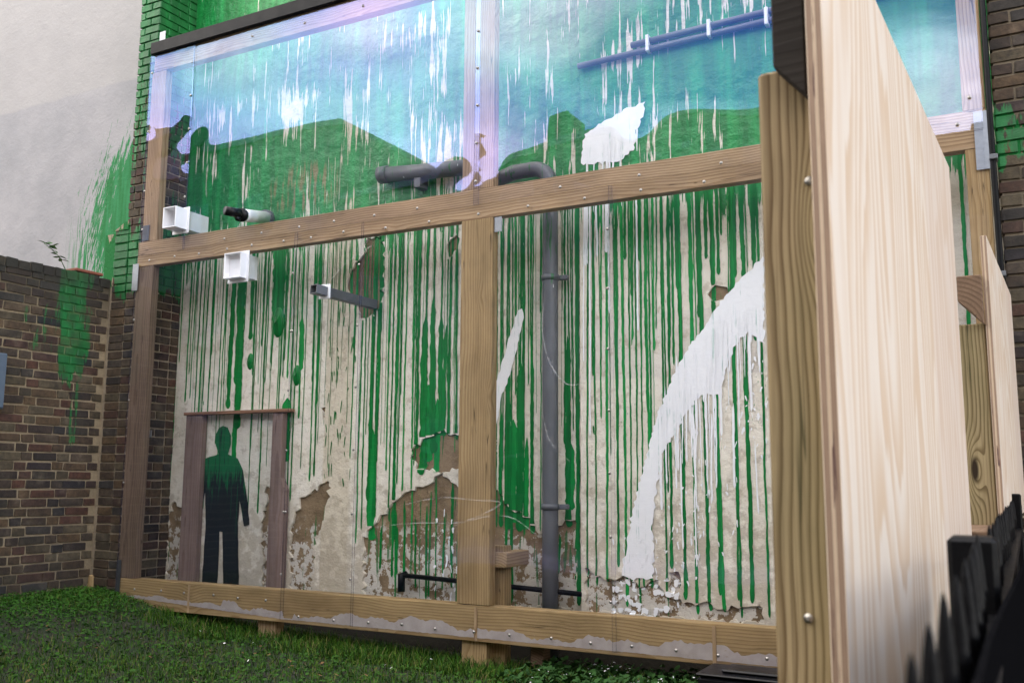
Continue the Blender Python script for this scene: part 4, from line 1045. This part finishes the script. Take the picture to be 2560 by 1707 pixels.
box('case', GX+.003, GX+.09, q2[1]-.40, q2[1]-.005, q1[2]-.12, q0[2], plain('blue_grey_metal', (.09, .12, .16), .5, .1), bx_, .006); box('lid', GX+.091, GX+.10, q2[1]-.39, q2[1]-.012, q1[2]-.11, q0[2]-.01, plain('blue_grey_lid', (.085, .115, .155), .45, .1), bx_, .003)
ed = empty('plastic_tray', (-1.6, 5.2, 0), 'black plastic tray lying on the grass under the bottom beam at right', 'tray')
q = Vector((-1.684, 5.3, 0.196))
box('tray', q.x, q.x+.75, 5.30, 5.62, -.02, q.z-.012, MT['black_pvc'], ed, .02); box('rim', q.x-.006, q.x+.76, 5.292, 5.63, q.z-.012, q.z+.002, MT['black_pvc'], ed, .006)
box('lip', q.x+.12, q.x+.7, 5.36, 5.56, q.z+.0025, q.z+.022, MT['black_pvc'], ed, .008)

# ================================================================== GRASS
def grass(name, n, x0, x1, y0, y1, hlo, hhi, cols, dens=None, wd=.003):
    V = np.zeros((n, 5, 3)); k = 0
    xs = rng.uniform(x0, x1, n*3); ys = rng.uniform(y0, y1, n*3)
    pn = np.sin(xs*2.3+1)*np.cos(ys*2.9)+.6*np.sin(xs*5.1+ys*4.3)+.5*np.sin(ys*9.1-xs*7.3)
    keep = (rng.uniform(-1.6, 1.0, n*3) < pn*.55+.25)
    if dens is not None: keep &= rng.uniform(0, 1, n*3) < dens(xs, ys)
    xs, ys = xs[keep][:n], ys[keep][:n]; n = len(xs)
    gz = np.array([ground_z(a, b) for a, b in zip(xs, ys)]) - .012
    h = rng.uniform(hlo, hhi, n)*(.7+.3*rng.uniform(0, 1, n)); az = rng.uniform(0, 6.283, n); ln = rng.uniform(.15, .95, n)*h; fa = az+rng.uniform(-.6, .6, n)
    dx, dy = np.cos(az), np.sin(az); wx, wy = -np.sin(fa)*wd, np.cos(fa)*wd
    B = np.stack([xs, ys, gz], -1)
    up = np.zeros((n, 3)); up[:, 2] = 1
    D_ = np.stack([dx, dy, np.zeros(n)], -1); W_ = np.stack([wx, wy, np.zeros(n)], -1)
    mid = B+up*(h*.6)[:, None]+D_*(ln*.35)[:, None]; tip = B+up*(h)[:, None]*.92+D_*ln[:, None]
    V = np.stack([B-W_, B+W_, mid-W_*.8, mid+W_*.8, tip], 1).reshape(-1, 3)
    i = np.arange(n)*5
    q = np.stack([i, i+1, i+3, i+2], -1); t = np.stack([i+2, i+3, i+4], -1)
    me = bpy.data.meshes.new(name)
    me.vertices.add(len(V)); me.vertices.foreach_set('co', V.ravel())
    loops = np.concatenate([q, np.concatenate([t], 0).repeat(1, 0)], 1) if False else None
    lo = np.concatenate([q.ravel(), t.ravel()]); me.loops.add(len(lo)); me.loops.foreach_set('vertex_index', lo)
    ls = np.concatenate([np.arange(n)*4, n*4+np.arange(n)*3]); me.polygons.add(2*n); me.polygons.foreach_set('loop_start', ls)
    me.update(calc_edges=True); me.validate()
    at_ = me.attributes.new('tone', 'FLOAT', 'POINT'); tn = np.repeat(rng.uniform(0, 1, n), 5); at_.data.foreach_set('value', tn)
    m = M(name+'_blade'); a = m.t.nodes.new('ShaderNodeAttribute'); a.attribute_name = 'tone'
    m.set(m.ramp(E(m, a.outputs['Fac']), cols), .8, spec=.15); m.b.inputs['Subsurface Weight'].default_value = 0
    me.materials.append(m.mat); o = link(name, me); return o
GC = [(0, (.008, .030, .002)), (.5, (.026, .085, .005)), (.8, (.060, .125, .008)), (.93, (.11, .125, .025)), (1, (.17, .135, .06))]
dn = lambda x, y: np.clip(1.0-.75*np.exp(-((x+6.3)**2/.25+(y-4.6)**2/.5))-.0*x, .1, 1)
g = grass('grass', 62000, -7.15, -.25, 2.7, 6.0, .03, .085, GC, dn, .0022); tag(g, 'short patchy lawn grass below the timber frame', 'grass', kind='stuff')
g = grass('long_grass', 9000, -6.2, -.4, 5.35, 5.9, .06, .14, GC, None, .0026); tag(g, 'longer grass tufts under the bottom beam', 'grass', kind='stuff')
def litter(name, n, x0, x1, y0, y1, s0, s1, col, rough=.6, h0=.0, h1=.05, up=.5, dens=None):
    V = []; F = []
    for i in range(n):
        x = random.uniform(x0, x1); y = random.uniform(y0, y1)
        if dens and random.random() > dens(x, y): continue
        z = ground_z(x, y)+random.uniform(h0, h1); s_ = random.uniform(s0, s1)
        nrm = Vector((random.gauss(0, up), random.gauss(0, up), 1)).normalized(); a = nrm.orthogonal().normalized(); b = nrm.cross(a); c = Vector((x, y, z)); k = len(V); rt = random.uniform(0, 6.28)
        for q in range(6):
            t = rt+q*math.pi/3; V.append(c+a*(math.cos(t)*s_)+b*(math.sin(t)*s_*.62))
        F.append(tuple(range(k, k+6)))
    return mesh(name, V, F, plain(name+'_colour', col, .8, 0, .45, 9, .15, .15), origin=(0, 0, 0))
tag(litter('clover', 11000, -7.1, -2.2, 2.9, 5.6, .006, .016, (.030, .085, .010), h0=.004, h1=.04), 'small round clover leaves among the grass', 'clover', kind='stuff')
tag(litter('moss_mat', 16000, -7.15, -6.0, 3.4, 5.68, .004, .011, (.035, .115, .012), h0=.0, h1=.035, dens=lambda x, y: max(0, 1-abs((x+6.75)/.55)**2)), 'bright green moss along the foot of the garden wall', 'moss', kind='stuff')
tag(litter('daisies', 28, -5.6, -1.6, 4.4, 5.75, .006, .011, (.75, .75, .72), h0=.04, h1=.09), 'tiny white daisies dotted in the grass', 'daisies', kind='stuff')
tag(litter('white_spatter', 900, -2.7, -1.3, 5.15, 5.9, .003, .009, (.78, .78, .80), h0=.03, h1=.11, dens=lambda x, y: max(.08, math.sin(x*9+1)*math.cos(y*7)+.2)), 'white paint spatter on low plants under the bottom beam', 'paint spatter', kind='stuff')
tag(litter('low_weeds', 2600, -2.9, -.9, 5.2, 5.95, .012, .028, (.025, .07, .015), h0=.01, h1=.10, up=.7), 'dark leafy weeds under the bottom beam at right', 'weeds', kind='stuff')
tag(litter('dead_leaves', 160, -6.9, -1.5, 3.2, 5.7, .008, .02, (.16, .09, .04), h0=.01, h1=.05), 'scattered brown leaf litter on the lawn', 'leaf litter', kind='stuff')
